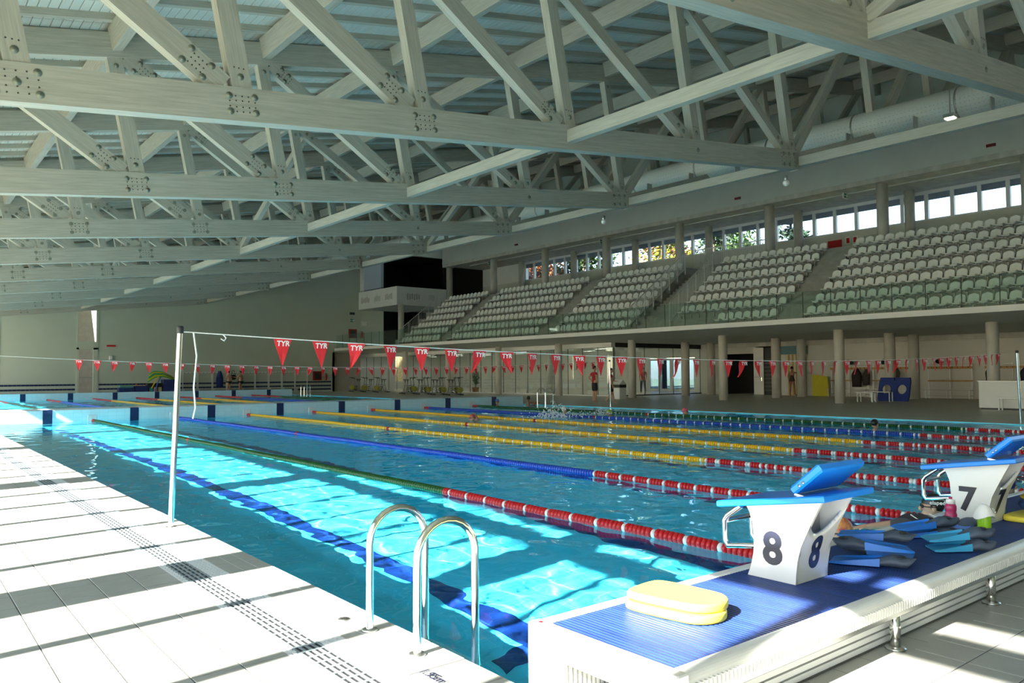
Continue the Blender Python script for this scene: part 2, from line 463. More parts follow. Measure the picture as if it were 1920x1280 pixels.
# water: real ripples, smooth shaded
wm = bpy.data.materials.new('pool_water'); wm.use_nodes = True
_n = wm.node_tree; _n.nodes.clear()
_g = _n.nodes.new('ShaderNodeBsdfGlass'); _g.inputs['IOR'].default_value = 1.333; _g.inputs['Roughness'].default_value = 0.0
_g.inputs['Color'].default_value = (0.76, 0.965, 1.0, 1)
_o = _n.nodes.new('ShaderNodeOutputMaterial'); _n.links.new(_g.outputs[0], _o.inputs[0])
def water(name, x0, x1, y0, y1, step, slope, lmin, lmax, label, seed, ramp):
    rng = np.random.default_rng(seed)
    nx, ny = int((x1 - x0) / step), int((y1 - y0) / step)
    XX, YY = np.meshgrid(np.linspace(x0, x1, nx + 1), np.linspace(y0, y1, ny + 1), indexing='ij')
    ZZ = np.zeros_like(XX); N = 70
    for i in range(N):
        lam = math.exp(rng.uniform(math.log(lmin), math.log(lmax))); th = rng.uniform(0, 2 * math.pi); k = 2 * math.pi / lam
        ZZ += math.sqrt(2.0 / N) * slope / k * np.sin(k * (XX * math.cos(th) + YY * math.sin(th)) + rng.uniform(0, 6.28))
    if ramp:
        a = np.clip((XX - 4.6) / 5.0, 0, 1); ZZ *= 0.5 + 0.5 * a
    ZZ += -0.03
    co = np.stack([XX, YY, ZZ], -1).reshape(-1, 3).astype(np.float32)
    idx = np.arange((nx + 1) * (ny + 1)).reshape(nx + 1, ny + 1)
    f = np.stack([idx[:-1, :-1], idx[1:, :-1], idx[1:, 1:], idx[:-1, 1:]], -1).reshape(-1, 4)
    m = bpy.data.meshes.new(name)
    m.vertices.add(len(co)); m.vertices.foreach_set('co', co.ravel())
    m.loops.add(f.size); m.loops.foreach_set('vertex_index', f.ravel().astype(np.int32))
    m.polygons.add(len(f)); m.polygons.foreach_set('loop_start', np.arange(0, f.size, 4, dtype=np.int32))
    m.polygons.foreach_set('use_smooth', np.ones(len(f), dtype=bool))
    m.update(calc_edges=True); m.materials.append(wm)
    o = link(name, m)
    o.cycles.is_caustics_caster = True
    return structure(o, label, 'water')
water('water', 0.8, XR - 0.002, YN, YB0, 0.052, 0.055, 0.16, 1.0, 'clear rippled pool water in the lanes before the bulkhead', 5, True)  # sheet runs on unseen under the deck so sunlight refracts onto the floor
water('water', 0.8, XR - 0.002, YB1, YF, 0.2, 0.05, 0.6, 2.5, 'clear pool water in the distant half behind the bulkhead', 6, False)

# glazed wall on the sunny side: columns, mullions, head beams
wl = structure(empty('wall_left', (XL, 0, 0)), 'window wall with slender mullions beside the sunny deck', 'wall')
b = MB(); b.box(-0.03, 0.03, -8, 61.3, 4.78, 5.10); b.build('head_beam', M['wood'], wl)
b = MB(); b.box(-0.03, 0.03, -8, 61.3, 5.28, 7.4); b.build('upper_panel', M['wall'], wl)
b = MB(); b.box(-0.2, 0.2, -0.3, 0.3, 0, 5.3); col_me = b.mesh('column', M['concrete'])
b = MB(); b.box(-0.05, 0.05, -0.05, 0.05, 0, 5.28); mul_me = b.mesh('mullion', M['white_metal'])
for k in range(-2, 10):
    y = 5.36 + 6.15 * k
    link('column', col_me, wl, (0, y, 0))
    for j in range(1, 6):
        if y + 1.025 * j < 61: link('mullion', mul_me, wl, (0, y + 1.025 * j, 0))

# wall behind the camera
b = MB(); b.box(-3.5, 48, -8.3, -8, -0.3, 15.5)
structure(b.build('wall_near', M['wall']), 'plain painted wall behind the starting end', 'wall')

# far wall with tall narrow door slots and dark stage opening
wf = structure(empty('wall_far', (0, YW, 0)), 'tall pale green-grey end wall with dark tile stripes', 'wall')
def rt(x): return zt(x) + 0.9
def slab_xz(poly, y0=0.0, y1=0.3, name='panel', m=None):
    bb = MB(); bb.prism(poly, y0, y1, 'xz'); return bb.build(name, m or M['wall'], wf)
slab_xz([(-3.4, 0), (4.45, 0), (4.45, 6.2), (-3.4, 6.2)])
slab_xz([(5.98, 0), (10.45, 0), (10.45, 6.2), (5.98, 6.2)])
slab_xz([(11.79, 0), (29.8, 0), (29.8, 6.2), (11.79, 6.2)])
slab_xz([(29.8, 3.3), (34.5, 3.3), (34.5, 6.2), (29.8, 6.2)])
slab_xz([(-3.4, 6.2), (34.5, 6.2), (34.5, rt(34.5)), (-3.4, rt(-3.4))])
slab_xz([(34.5, 12.2), (42, 12.2), (42, rt(42)), (34.5, rt(34.5))])
slab_xz([(32.2, 8.3), (33.85, 8.3), (33.85, 12.4), (32.2, 12.4)], -0.7, 0.0, 'pier', M['white_paint'])
bb = MB()
x0, x1 = -3.1, 4.4
for (x0, x1) in ((-3.1, 4.45), (5.98, 10.4), (11.85, 29.7)):
    n = int((x1 - x0) / 0.245)
    for z in (0.16, 0.45, 0.76):
        for i in range(n):
            bb.box(x0 + i * 0.245 + 0.004, x0 + i * 0.245 + 0.241, -0.012, 0, z, z + 0.12)
bb.build('stripe_tile', M['navy'], wf, 'stuff')
# tall door in the slot, transom window above
def slot(x0, x1, n, label_d, label_w):
    d = structure(empty('door_%d' % n, ((x0 + x1) / 2, YW, 0)), label_d, 'door'); w = (x1 - x0) / 2
    f = MB()
    f.box(-w, -w + 0.14, -0.04, 0.1, 0, 3.4); f.box(w - 0.3, w, -0.04, 0.1, 0, 3.4); f.box(-w, w, -0.04, 0.1, 3.28, 3.82)
    f.build('frame', M['wall'], d)
    f = MB(); f.box(-w + 0.14, w - 0.3, 0.02, 0.05, 0.05, 3.28); f.build('pane', M['glass'], d)
    f = MB(); f.box(-w + 0.14, w - 0.3, 0.0, 0.07, 1.3, 1.34); f.build('push_bar', M['grey_metal'], d)
    wd = structure(empty('window_%d' % n, ((x0 + x1) / 2, YW, 3.82)), label_w, 'window')
    f = MB(); f.box(-w, -w + 0.1, -0.04, 0.1, 0, 2.38); f.box(w - 0.12, w, -0.04, 0.1, 0, 2.38); f.box(-w, w, -0.04, 0.1, 2.30, 2.38)
    f.build('frame', M['wall'], wd)
    f = MB(); f.box(-w + 0.1, w - 0.12, 0.02, 0.05, 0, 2.3); f.build('pane', M['glass'], wd)
slot(10.45, 11.79, 1, 'tall narrow glass door in the end wall, beside the toy crates', 'tall transom window above the narrow glass door')
slot(4.45, 5.98, 2, 'narrow glass door slot near the sunny end wall corner', 'transom window above the corner door slot')
M['brown_ext'] = mat('brown_cladding', (0.55, 0.44, 0.42), 0.8, var=0.1, scale=3)
b = MB(); b.prism([(8.0, -0.3), (13.5, -0.3), (13.5, 2.6), (12.25, 3.1), (11.55, 9.0), (8.0, 9.0)], 64.0, 64.3, 'xz')
tag(b.build('cladding_screen', M['brown_ext']), 'brown clad screen wall outside the tall door', 'screen wall', kind='structure')
# dark stage space behind the balcony
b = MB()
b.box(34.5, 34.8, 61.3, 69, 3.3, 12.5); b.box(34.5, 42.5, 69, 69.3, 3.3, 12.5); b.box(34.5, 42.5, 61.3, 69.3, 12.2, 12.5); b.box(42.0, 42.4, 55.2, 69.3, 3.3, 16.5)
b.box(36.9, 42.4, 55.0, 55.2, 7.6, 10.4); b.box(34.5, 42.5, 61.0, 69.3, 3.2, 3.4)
structure(b.build('wall_stage', M['dark']), 'unlit recess behind the corner balcony, its shade painted black', 'recess')

# roof: planks on joists on purlins
ceil = structure(empty('ceiling', (0, 0, 0)), 'sloping whitewashed plank roof carried by joists and purlins', 'ceiling')
PX = [-1.6, 0.8, 3.62, 6.8, 10.25, 14.15, 18.1, 22.6, 26.5, 30.4, 34.2]
zp = lambda x: zt(x) + 0.61            # purlin top
slope_up = Vector((-0.197, 0, 1)).normalized()
for k in range(-1, 10):
    y0 = -8 if k < 0 else YT[k] + 0.11
    y1 = (YT[k + 1] if k + 1 < 10 else 61.2) - 0.11
    if y1 - y0 < 0.4: continue
    for x in PX:
        bb = MB(); bb.beam((0, y0, 0), (0, y1, 0), 0.46, 0.2, up=(-0.197, 0, 1)); bb.build('purlin', M['wood'], ceil, loc=(x, 0, zp(x) - 0.235))
joist_mb = MB(); joist_mb.beam((-3.4, 0, zp(-3.4) + 0.07), (41.8, 0, zp(41.8) + 0.07), 0.14, 0.14); joist_me = joist_mb.mesh('joist', M['wood'])
y = 5.36 + 0.5
while y < 61:
    link('joist', joist_me, ceil, (0, y, 0)); y += 1.025
zk = lambda x: zp(x) + 0.155
pk = MB(); pk.beam((0, 0, 0), (0, 6.14, 0), 0.03, 0.166, up=(-0.197, 0, 1)); plank_me = pk.mesh('plank', M['plank'])
for (ya, xa, n) in ((11.51, 1.0, 118), (17.66, 1.0, 118), (5.36, 7.0, 60)):
    for i in range(n):
        x = xa + 0.178 * i
        link('plank', plank_me, ceil, (x, ya, zk(x)))
pk = MB()
for k in range(-2, 10):
    ya = 5.36 + 6.15 * k
    x = 1.0 - 0.178 * 25
    while x < 41.6:
        done = (abs(ya - 11.51) < .01 or abs(ya - 17.66) < .01) and 0.99 < x < 1.0 + 0.178 * 117.5 or abs(ya - 5.36) < .01 and 6.9 < x < 7.0 + .178 * 59.5
        if not done:
            w = 0.166; 
            pk.beam((x, ya, zk(x)), (x, min(ya + 6.14, 61.2), zk(x)), 0.03, w, up=(-0.197, 0, 1))
        x += 0.178
pk.build('plank_run', M['plank'], ceil, 'stuff')
b = MB(); b.prism([(-3.9, zk(-3.9) + 0.02), (42.4, zk(42.4) + 0.02), (42.4, zk(42.4) + 0.3), (-3.9, zk(-3.9) + 0.3)], -8.3, 69.3, 'xz')
b.build('roof_slab', M['white_paint'], ceil)

# ------------------------------------------------------------------ roof trusses
PB = [-1.5, 1.24, 4.08, 7.26, 10.74, 14.8, 18.85]      # post feet before the bend
PR = [23.55, 27.6, 31.6, 35.3]
def top_of(xb, zbase):                                  # post leans square to the top chord
    h = (zt(xb) - zbase) / (1 + 0.197 ** 2)
    return xb - 0.197 * h, zbase + h
members = []                                            # name, mesh
def member(name, p0, p1, h, w, ext=0.0, **kw):
    bb = MB(); bb.beam((p0[0], 0, p0[1]), (p1[0], 0, p1[1]), h, w, ext=ext, **kw)
    me = bb.mesh(name, M['wood']); members.append([name, me, []]); return members[-1]
bm_l = member('bottom_chord', (-3.0, zb(-3.0) + 0.25), (19.15, zb(19.15) + 0.25), 0.5, 0.24)
bm_r = member('bottom_chord', (19.0, zr(19.0) - 0.23), (36.7, zr(36.7) - 0.23), 0.46, 0.24)
tc_m = member('top_chord', (-3.3, zt(-3.3) + 0.265), (36.75, zt(36.75) + 0.265), 0.52, 0.24)
feet = [(x, zb(x) + 0.49) for x in PB] + [(x, zr(x) - 0.02) for x in PR]
tops = [top_of(*f) for f in feet]
dw = [0.34, 0.36, 0.36, 0.30, 0.26, 0.22]
posts = []; diags = []
for i, (f, t) in enumerate(zip(feet, tops)):
    posts.append(member('post', f, t, 0.30 if i < 3 else 0.26, 0.21, ext=0.05))
for i in range(6):
    a = Vector((tops[i][0] + 0.30, tops[i][1])); c = Vector((feet[i + 1][0] - 0.38, feet[i + 1][1] + 0.05))
    diags.append((member('diagonal', a, c, dw[i], 0.19, ext=0.12), a, c))
for i in range(6, 10):
    a = Vector((feet[i][0] + 0.30, feet[i][1] + 0.12)); c = Vector((tops[i + 1][0] - 0.26, tops[i + 1][1]))
    diags.append((member('diagonal', a, c, 0.24, 0.19, ext=0.12), a, c))
# bolts and pins (on the face towards the starting end, y = -0.12)
bl = MB(); bl.lathe([(0.0, -0.018), (0.022, -0.018), (0.022, -0.010), (0.052, -0.008), (0.052, 0.0)], 12, axis='y'); bolt_me = bl.mesh('bolt', M['bolt'])
bolts = {}; pins = MB()
def face_pt(base, ang, u, v):
    return (base[0] + u * math.cos(ang) - v * math.sin(ang), base[1] + u * math.sin(ang) + v * math.cos(ang))
def pin(p, y):
    pins.lathe([(0.012, -0.004), (0.012, 0.002)], 6, (p[0], y, p[1]), 'y', smooth=False)
ang = math.atan(0.1117)
for i in range(len(PB)):
    x = PB[i]; base = (x, zb(x) + 0.25)
    if i < 4:
        hw = 0.24 if i < 2 else 0.19; hh = 0.14 if i < 2 else 0.115
        pts = [(sx * hw, sy * hh) for sx in (-1, 1) for sy in (-1, 1)] + ([(0, 0)] if i == 1 else [])
        for u in (-0.5, 0, 0.5):
            for v in (-1, -0.4, 0.4, 1): pin(face_pt(base, ang, u * hw, v * hh), -0.121)
        for u in (-1, 1):
            for v in (-0.33, 0.33): pin(face_pt(base, ang, u * hw, v * hh), -0.121)
        bolts.setdefault('chord', []).extend(face_pt(base, ang, *q) for q in pts)
    elif i == 6:
        for u in (-0.55, -0.35, -0.15, 0.05):
            for v in (-0.15, -0.05, 0.05, 0.15): pin(face_pt(base, ang, u, v), -0.121)
        bolts['chord'].extend(face_pt(base, ang, u, v) for u in (-0.45, -0.2, 0.05) for v in (-0.14, 0.14))
    else:
        bolts['chord'].append(base)
    f, t = Vector(feet[i]), Vector(tops[i]); d = (t - f).normalized()
    q = f + d * 0.17; bolts.setdefault('post', []).append((i, (q.x, q.y)))
    q = t - d * 0.16; bolts['post'].append((i, (q.x, q.y)))
    for u in (-0.07, 0, 0.07):
        q = f + d * 0.30; pin((q.x + u, q.y), -0.106)
for i in range(6):
    mm, a, c = diags[i]; d = (c - a).normalized(); n = Vector((-d.y, d.x)); w = dw[i] * 0.32
    for base, s in ((c, -1), (a, 1)):
        for u in ((0.16, 0.5) if i < 3 else (0.14, 0.34)):
            for v in ((-1, 1) if i < 4 else (0,)):
                q = base + d * (s * u) + n * (v * w); bolts.setdefault('diag', []).append((i, (q.x, q.y)))
        if i < 4:
            for u in (0.22, 0.29, 0.36, 0.43):
                for v in (-0.7, 0, 0.7):
                    q = base + d * (s * u) + n * (v * w); pin((q.x, q.y), -0.096)
pin_me = pins.mesh('dowel_pins', M['pin'])
allb = MB()
def put_bolts(fn):
    for q in bolts['chord']: fn(None, 'chord', (q[0], -0.12, q[1]))
    for i, q in bolts['post']: fn(i, 'post', (q[0], -0.105, q[1]))
    for i, q in bolts['diag']: fn(i, 'diag', (q[0], -0.095, q[1]))
put_bolts(lambda i, k, p: allb.lathe([(0.022, -0.018), (0.022, -0.010), (0.052, -0.008), (0.052, 0.0)], 8, p, 'y', smooth=False))
allb_me = allb.mesh('bolt_set', M['bolt'])
tieX, nodeX = 10.7, 19.15
def long_mesh(name, x, z0, z1, w, L, h):
    bb = MB(); bb.beam((x, -0.10, z0), (x, -L + 0.10, z1), h, w); return bb.mesh(name, M['wood'])
tie_me = long_mesh('tie_beam', tieX, zb(tieX) + 0.26, zb(tieX) + 0.26, 0.16, 6.15, 0.25)
node_me = long_mesh('edge_beam', nodeX + 0.05, zb(19.15) + 0.21, zb(19.15) + 0.21, 0.2, 6.15, 0.25)
br1_me = long_mesh('brace', tieX, zb(tieX) + 0.45, zt(tieX) - 0.1, 0.16, 6.0, 0.24)
br2_me = long_mesh('brace', nodeX + 0.05, zb(19.15) + 0.4, zt(nodeX) - 0.1, 0.16, 6.0, 0.22)
ORD = ['', 'first', 'second', 'third', 'fourth', 'fifth', 'sixth', 'seventh', 'eighth', 'ninth', 'tenth']
for k, y in enumerate(YT):
    t = thing('roof_truss', 'whitewashed timber roof truss, %s from the green-grey end wall' % ORD[10 - k], 'roof truss', (0, y, 0), group='timber roof trusses over the pool')
    chord_o = None; po = {}; do = {}; pi = di = 0
    for (nm, me, _) in members:
        o = link(nm, me, t)
        if nm == 'bottom_chord' and chord_o is None: chord_o = o
        if nm == 'post': po[pi] = o; pi += 1
        if nm == 'diagonal': do[di] = o; di += 1
    link('dowel_pins', pin_me, chord_o)['kind'] = 'stuff'
    if k < 3:
        put_bolts(lambda i, kk, p: link('bolt', bolt_me, chord_o if kk == 'chord' else (po[i] if kk == 'post' else do[i]), p))
    else:
        link('bolt_set', allb_me, chord_o)['kind'] = 'stuff'
    link('tie_beam', tie_me, t); link('edge_beam', node_me, t)
    if k in (0, 4, 8): link('brace', br1_me, t)
    if k == 4: link('brace', br2_me, t)

# ventilation duct and services beyond the bend
d = thing('ventilation_duct', 'long white perforated round air duct under the roof beyond the truss bend', 'air duct', (23.6, 0, 8.95))
b = MB(); b.lathe([(0.46, -4), (0.46, 60.5)], 24, axis='y')
M['duct'] = mat('duct_fabric', (0.66, 0.69, 0.66), 0.55, var=0.05, scale=20)
b.build('body', M['duct'], d)
b = MB()
for y in range(0, 60, 3): b.lathe([(0.475, y), (0.475, y + 0.05)], 24, axis='y')
b.build('hoop', M['grey_metal'], d, 'stuff')
holes = MB()
for j in range(120):
    y = 6.0 + j * 0.115
    for a in (150, 165, 180, 195, 210):
        t = math.radians(a + (j % 2) * 7); c = (0.462 * math.sin(t) , y, 0.462 * math.cos(t))
        t2 = math.radians(a + (j % 2) * 7 + 90)
        c = (-0.463 * math.cos(math.radians(a - 150)), y, -0.463 * math.sin(math.radians(a - 150)))
        holes.cbox(c, (0.012, 0.02, 0.012))
holes.build('perforation', M['grey_metal'], d, 'stuff')
d = thing('cable_tray', 'thin metal service pipe running beneath the white air duct', 'pipe', (22.9, 0, 8.2))
b = MB(); b.tube([(0, -4, 0), (0, 60, 0)], 0.035, 8); b.tube([(0.15, -4, 0.02), (0.15, 60, 0.02)], 0.02, 6); b.build('pipe', M['grey_metal'], d)
b = MB()
for y in range(0, 60, 2): b.box(-0.05, 0.2, y, y + 0.03, 0.0, 0.5)
b.build('hanger', M['grey_metal'], d, 'stuff')
lamp = thing('floodlight', 'small lit floodlight hanging beneath the roof above the stands edge', 'lamp', (22.4, 8.85, 8.22))
b = MB(); b.box(-0.12, 0.12, -0.14, 0.14, 0.02, 0.12); b.build('housing', M['grey_metal'], lamp)
b = MB(); b.box(-0.09, 0.09, -0.11, 0.11, -0.005, 0.02); b.build('lens', emit_mat('lamp_lens', (1.0, 0.78, 0.42), 14.0), lamp)
b = MB(); b.tube([(0, 0, 0.14), (0, 0, 0.8)], 0.02, 6); b.build('stem', M['grey_metal'], lamp)
for (x, y, z) in ((19.3, 11.9, 6.60), (19.3, 18.9, 6.62)):
    s = thing('spot_camera', 'small white dome fixture under the edge beam of the %s truss' % ('ninth' if y < 15 else 'eighth'), 'fixture', (x, y, z), group='dome fixtures on the edge beams')
    b = MB(); b.ellipsoid((0, 0, 0), (0.09, 0.09, 0.09)); b.build('dome', M['white_pl'], s)
    b = MB(); b.lathe([(0.06, 0.05), (0.06, 0.2)], 10); b.build('mount', M['grey_metal'], s)
# ------------------------------------------------------------------ stands
XS = 29.8
RX = [31.0 + 0.722 * k for k in range(7)]
RZ = [4.07 + 0.567 * k for k in range(7)]
TZ = [3.52 + 0.567 * k for k in range(7)]
def tx(k): return 30.50 + 0.722 * k                     # front edge of tread k
# floor slab of the stands with tapering underside
b = MB(); b.prism([(XS, 3.42), (33.4, 3.22), (48, 3.22), (48, 3.5), (31, 3.5), (XS, 3.62)], 2.0, 67.3, 'xz')
structure(b.build('slab_stands', M['soffit']), 'projecting concrete slab with white edge carrying the seating', 'slab')
b = MB(); b.box(XS - 0.012, XS, 2.0, 61.0, 3.42, 3.63); structure(b.build('trim_1', M['white_paint']), 'white fascia strip along the seating slab edge', 'fascia')
# stepped seating terrace (two lengths either side of the stair opening)
def terrace_poly():
    p = [(30.2, 3.4), (30.2, 3.62)]
    for k in range(7):
        z = TZ[k] if k else 3.62
        p += [(tx(k), z if k else 3.62), (tx(k + 1), z if k else 3.62)] if k == 0 else [(tx(k), TZ[k]), (tx(k + 1), TZ[k])]
    p += [(tx(7), 7.35), (36.9, 7.35), (36.9, 3.4)]
    q = []
    for a in p:
        if not q or q[-1] != a: q.append(a)
    return q
b = MB(); b.prism(terrace_poly(), 2.0, 25.75, 'xz'); b.prism(terrace_poly(), 28.3, 53.4, 'xz')
terr = structure(b.build('floor_terrace', M['terrace']), 'stepped grey concrete terrace under the seat rows', 'terrace')
# aisle steps
st = MB()
for (ya, yb_) in ((18.35, 19.62), (34.62, 35.9), (45.45, 46.75)):
    for k in range(7):
        z0 = 3.62 if k == 0 else TZ[k]; z1 = TZ[k + 1] if k < 6 else 7.35
        for j in range(1, 3):
            st.box(tx(k + 1) - 0.24 * (3 - j), tx(k + 1), ya, yb_, z0 - 0.02, z0 + (z1 - z0) * j / 3)
st.build('step', M['terrace'], terr)
# stair in the opening
st = MB(); n = 21
for j in range(n):
    x = 30.5 + j * (36.2 - 30.5) / n; st.box(x, 36.4, 25.75, 28.3, 3.4, 3.55 + (j + 0.5) * (7.35 - 3.6) / n - 0.25)
structure(st.build('floor_stair', M['terrace']), 'concrete stair rising through the gap between two seat blocks', 'stairs')
# gallery behind the seats
b = MB(); b.box(36.5, 41.3, 2.0, 61, 7.05, 7.35); structure(b.build('floor_gallery', M['terrace']), 'gallery floor behind the last seat row', 'floor')
b = MB(); b.box(36.75, 41.3, 2.0, 55.0, 10.5, 10.9); structure(b.build('ceiling_gallery', M['concrete']), 'rough concrete ceiling over the gallery', 'ceiling')
b = MB(); b.box(36.7, 37.05, 2.0, 54.95, 10.62, zt(37) + 1.0)
structure(b.build('trim_2', M['band']), 'smooth grey-green fascia wall above the gallery', 'fascia')
b = MB(); b.box(36.72, 37.6, 2.0, 54.95, 10.38, 10.62)
structure(b.build('trim_3', M['concrete']), 'rough concrete edge beam under the fascia wall', 'beam')
b = MB(); b.tube([(38.2, 4, 10.44), (38.2, 53, 10.44)], 0.03, 8)
tag(b.build('conduit', M['white_metal']), 'white conduit running below the gallery ceiling', 'conduit')
# rear wall with strip windows
rw = structure(empty('wall_right', (41, 0, 0)), 'rear wall of the gallery below and beside the strip windows', 'wall')
b = MB(); b.box(0, 0.3, 2.0, 61, 7.3, 9.0); b.build('sill_wall', M['band'], rw)
b = MB(); b.box(0, 0.3, 49.1, 55.0, 9.0, 10.5); b.build('end_wall', M['white_paint'], rw)
b = MB(); b.box(0, 0.3, 2.0, 6.4, 9.0, 10.5); b.build('end_wall', M['white_paint'], rw)
n = 3
Y0 = 6.4
M['blind'] = mat('blue_grey_blind', (0.20, 0.25, 0.36), 0.7, var=0.03)
wf_m = mat('window_frame_white', (0.68, 0.70, 0.72), 0.4, var=0.02)
while Y0 < 48.9:
    wd = structure(empty('window_%d' % n, (41, Y0, 9.0)), 'five-pane strip window behind the seats, %s from the dark stage recess' % (ORD[10 - n] if n < 10 else 'first'), 'window'); n += 1
    for j in range(5):
        bb = MB(); bb.box(-0.06, 0.12, j * 1.23 - 0.09, j * 1.23 + 0.09, 0, 1.5); bb.build('mullion', wf_m, wd)
        bb = MB(); bb.box(0.02, 0.05, j * 1.23 + 0.09, j * 1.23 + 1.14, 0.06, 1.36); bb.build('pane', M['glass'], wd)
    bb = MB(); bb.box(0.055, 0.075, 0.05, 6.07, 1.02, 1.34); bb.build('roller_blind', M['blind'], wd)
    bb = MB(); bb.box(-0.05, 0.14, 0, 6.12, -0.02, 0.06); bb.box(-0.05, 0.14, 0, 6.12, 1.33, 1.5); bb.build('frame', wf_m, wd)
    Y0 += 6.12
# columns
def column(x, y, r, z0, z1, label):
    c = MB(); c.lathe([(r, z0), (r, z1)], 24)
    o = c.build('column', M['concrete'], loc=(x, y, 0))
    return tag(o, label, 'column', 'round concrete columns', 'structure')
for k, y in enumerate(YC):
    column(37.35, y, 0.27, 7.3, 10.42, 'round concrete column behind the top seat row, %s from the black recess end' % ORD[8 - k])
    if y < 54: column(40.2, y, 0.24, 7.3, 10.5, 'round concrete column just inside the strip windows, %s from the black recess end' % ORD[8 - k])
    column(33.0, y, 0.22, 0, 3.3, 'round concrete column under the front of the seating slab, %s from the black recess end' % ORD[8 - k])
    column(37.7, y, 0.25, 0, 3.25, 'round concrete column deeper under the seating slab, %s from the black recess end' % ORD[8 - k])
    if y < 32: column(40.2, y, 0.25, 0, 3.25, 'round concrete column close to the changing benches, %s from the black recess end' % ORD[8 - k])
column(32.3, 54.3, 0.24, 3.4, 7.0, 'round concrete column carrying the balcony corner')

# glass balustrade along the slab edge
bal = thing('glass_balustrade', 'greenish frameless glass balustrade along the front of the stands', 'balustrade', (29.95, 0, 3.62))
pan = MB(); pan.box(-0.008, 0.008, 0.012, 1.218, -0.05, 1.12); pan_me = pan.mesh('glass_panel', M['bal_glass'])
y = 10.4 - 1.235 * 3
while y < 59.8:
    link('glass_panel', pan_me, bal, (0, y, 0)); y += 1.235
b = MB(); b.box(-0.03, 0.03, 4, 60.5, -0.06, 0.03); b.build('shoe_rail', M['grey_metal'], bal)
b = MB(); y = 10.4 - 1.235 * 3
while y < 60: b.box(-0.010, 0.010, y - 0.012, y + 0.012, 0.0, 1.12); y += 1.235
b.build('joint_seal', M['black'], bal, 'stuff')

# seats
def seat_meshes():
    n = 8; W = 0.2
    bk = MB(); rings = []
    for j in range(7):
        t = j / 6; z = -0.16 + 0.34 * t
        w = W * (1.0 if t < 0.55 else math.sqrt(max(0.0, 1 - ((t - 0.55) / 0.45) ** 2.6)) * 0.96 + 0.04)
        lean = 0.10 * t
        ring = []
        for s in (0, 1):
            for i in range(n + 1):
                u = (i / n * 2 - 1) * (1 if s == 0 else -1)
                ring.append((lean + 0.035 * (1 - u * u) + (0.0 if s == 0 else 0.022), u * w, z))
        rings.append(ring)
    bk.cs = True; bk.loft(rings, True, True)
    back = bk.mesh('backrest', M['seat'])
    pn = MB(); rings = []
    for j in range(6):
        t = j / 5; x = 0.02 - 0.40 * t; w = W * (1 - 0.10 * t ** 3); dz = -0.02 * math.sin(math.pi * t) + 0.015 * (t - 0.5) ** 2
        rings.append([(x, -w, -0.165 + dz + 0.02), (x, -w * 0.6, -0.175 + dz), (x, w * 0.6, -0.175 + dz), (x, w, -0.165 + dz + 0.02), (x, w * 0.6, -0.225 + dz), (x, -w * 0.6, -0.225 + dz)])
    pn.cs = True; pn.loft(rings, True, True)
    pan_ = pn.mesh('seat_pan', M['seat'])
    br = MB(); br.box(-0.25, 0.03, -0.02, 0.02, -0.27, -0.21); br.box(-0.02, 0.03, -0.025, 0.025, -0.58, -0.2); br.box(-0.02, 0.05, -0.12, 0.12, -0.26, -0.23); br.box(-0.05, 0.06, -0.06, 0.06, -0.585, -0.57)
    return back, pan_, br.mesh('bracket', M['grey_metal'])
SB, SPN, SBR = seat_meshes()
ROWN = ['front row', 'second row', 'third row', 'fourth row', 'fifth row', 'sixth row', 'top row']
BLK = {'E': (9.83, 18.07, 'seat block next to the white reception counter end'), 'D': (19.9, 25.47, 'seat block on the counter side of the stair opening'),
       'C': (28.67, 34.3, 'seat block on the balcony side of the stair opening')}
seat_rows = []
def seat_ys(y0, y1):
    n = int(round((y1 - y0) / 0.458)); return [y1 - i * (y1 - y0) / n for i in range(n + 1)]
ORD2 = ORD[1:] + ['eleventh', 'twelfth', 'thirteenth', 'fourteenth', 'fifteenth', 'sixteenth', 'seventeenth', 'eighteenth', 'nineteenth', 'twentieth']
SLAB = {'E': 'from the stepped aisle, %s of the widest block', 'D': 'from the stepped aisle, %s beside the railed stair', 'C': 'from the railed stair, %s of the block past it'}
RLAB = {'E': 'in the widest seat block', 'D': 'in the short block between wide block and railed stair', 'C': 'in the block just past the railed stair'}
for bk_ in ('E', 'D', 'C'):
    y0, y1, _ = BLK[bk_]
    for k in range(7):
        a = y0
        if bk_ == 'E': a = 18.07 - 0.458 * (18 if k == 0 else 18 - int(k * 0.55))
        if bk_ == 'D' and k == 0: ys = [y for y in seat_ys(y0, y1) if y < 22.8]
        else: ys = seat_ys(a, y1)
        if bk_ != 'E': ys = sorted(ys)
        for i_, y in enumerate(ys):
            s = thing('stadium_seat', 'white stadium seat, %s %s' % (ORD2[i_], SLAB[bk_] % ROWN[k]), 'seat', (RX[k], y, RZ[k]), group='stadium seats %s, %s' % (RLAB[bk_], ROWN[k]))
            link('backrest', SB, s); link('seat_pan', SPN, s); link('bracket', SBR, s)
# seats further along: too many of a kind, one object
far = MB()
def mesh_arrays(me):
    return [tuple(v.co) for v in me.vertices], [tuple(p.vertices) for p in me.polygons]
parts = [(mesh_arrays(SB), 0), (mesh_arrays(SPN), 0), (mesh_arrays(SBR), 1)]
for (y0, y1) in ((36.2, 45.13), (47.05, 51.8)):
    for k in range(7):
        for y in seat_ys(y0, y1):
            for (vs, fs), mi in parts:
                far.cm = mi; far.cs = (mi == 0)
                far.add([(v[0] + RX[k], v[1] + y, v[2] + RZ[k]) for v in vs], fs)
tag(far.build('stadium_seats', [M['seat'], M['grey_metal']]), 'rows of white stadium seats toward the balcony and black recess', 'seats', kind='stuff')
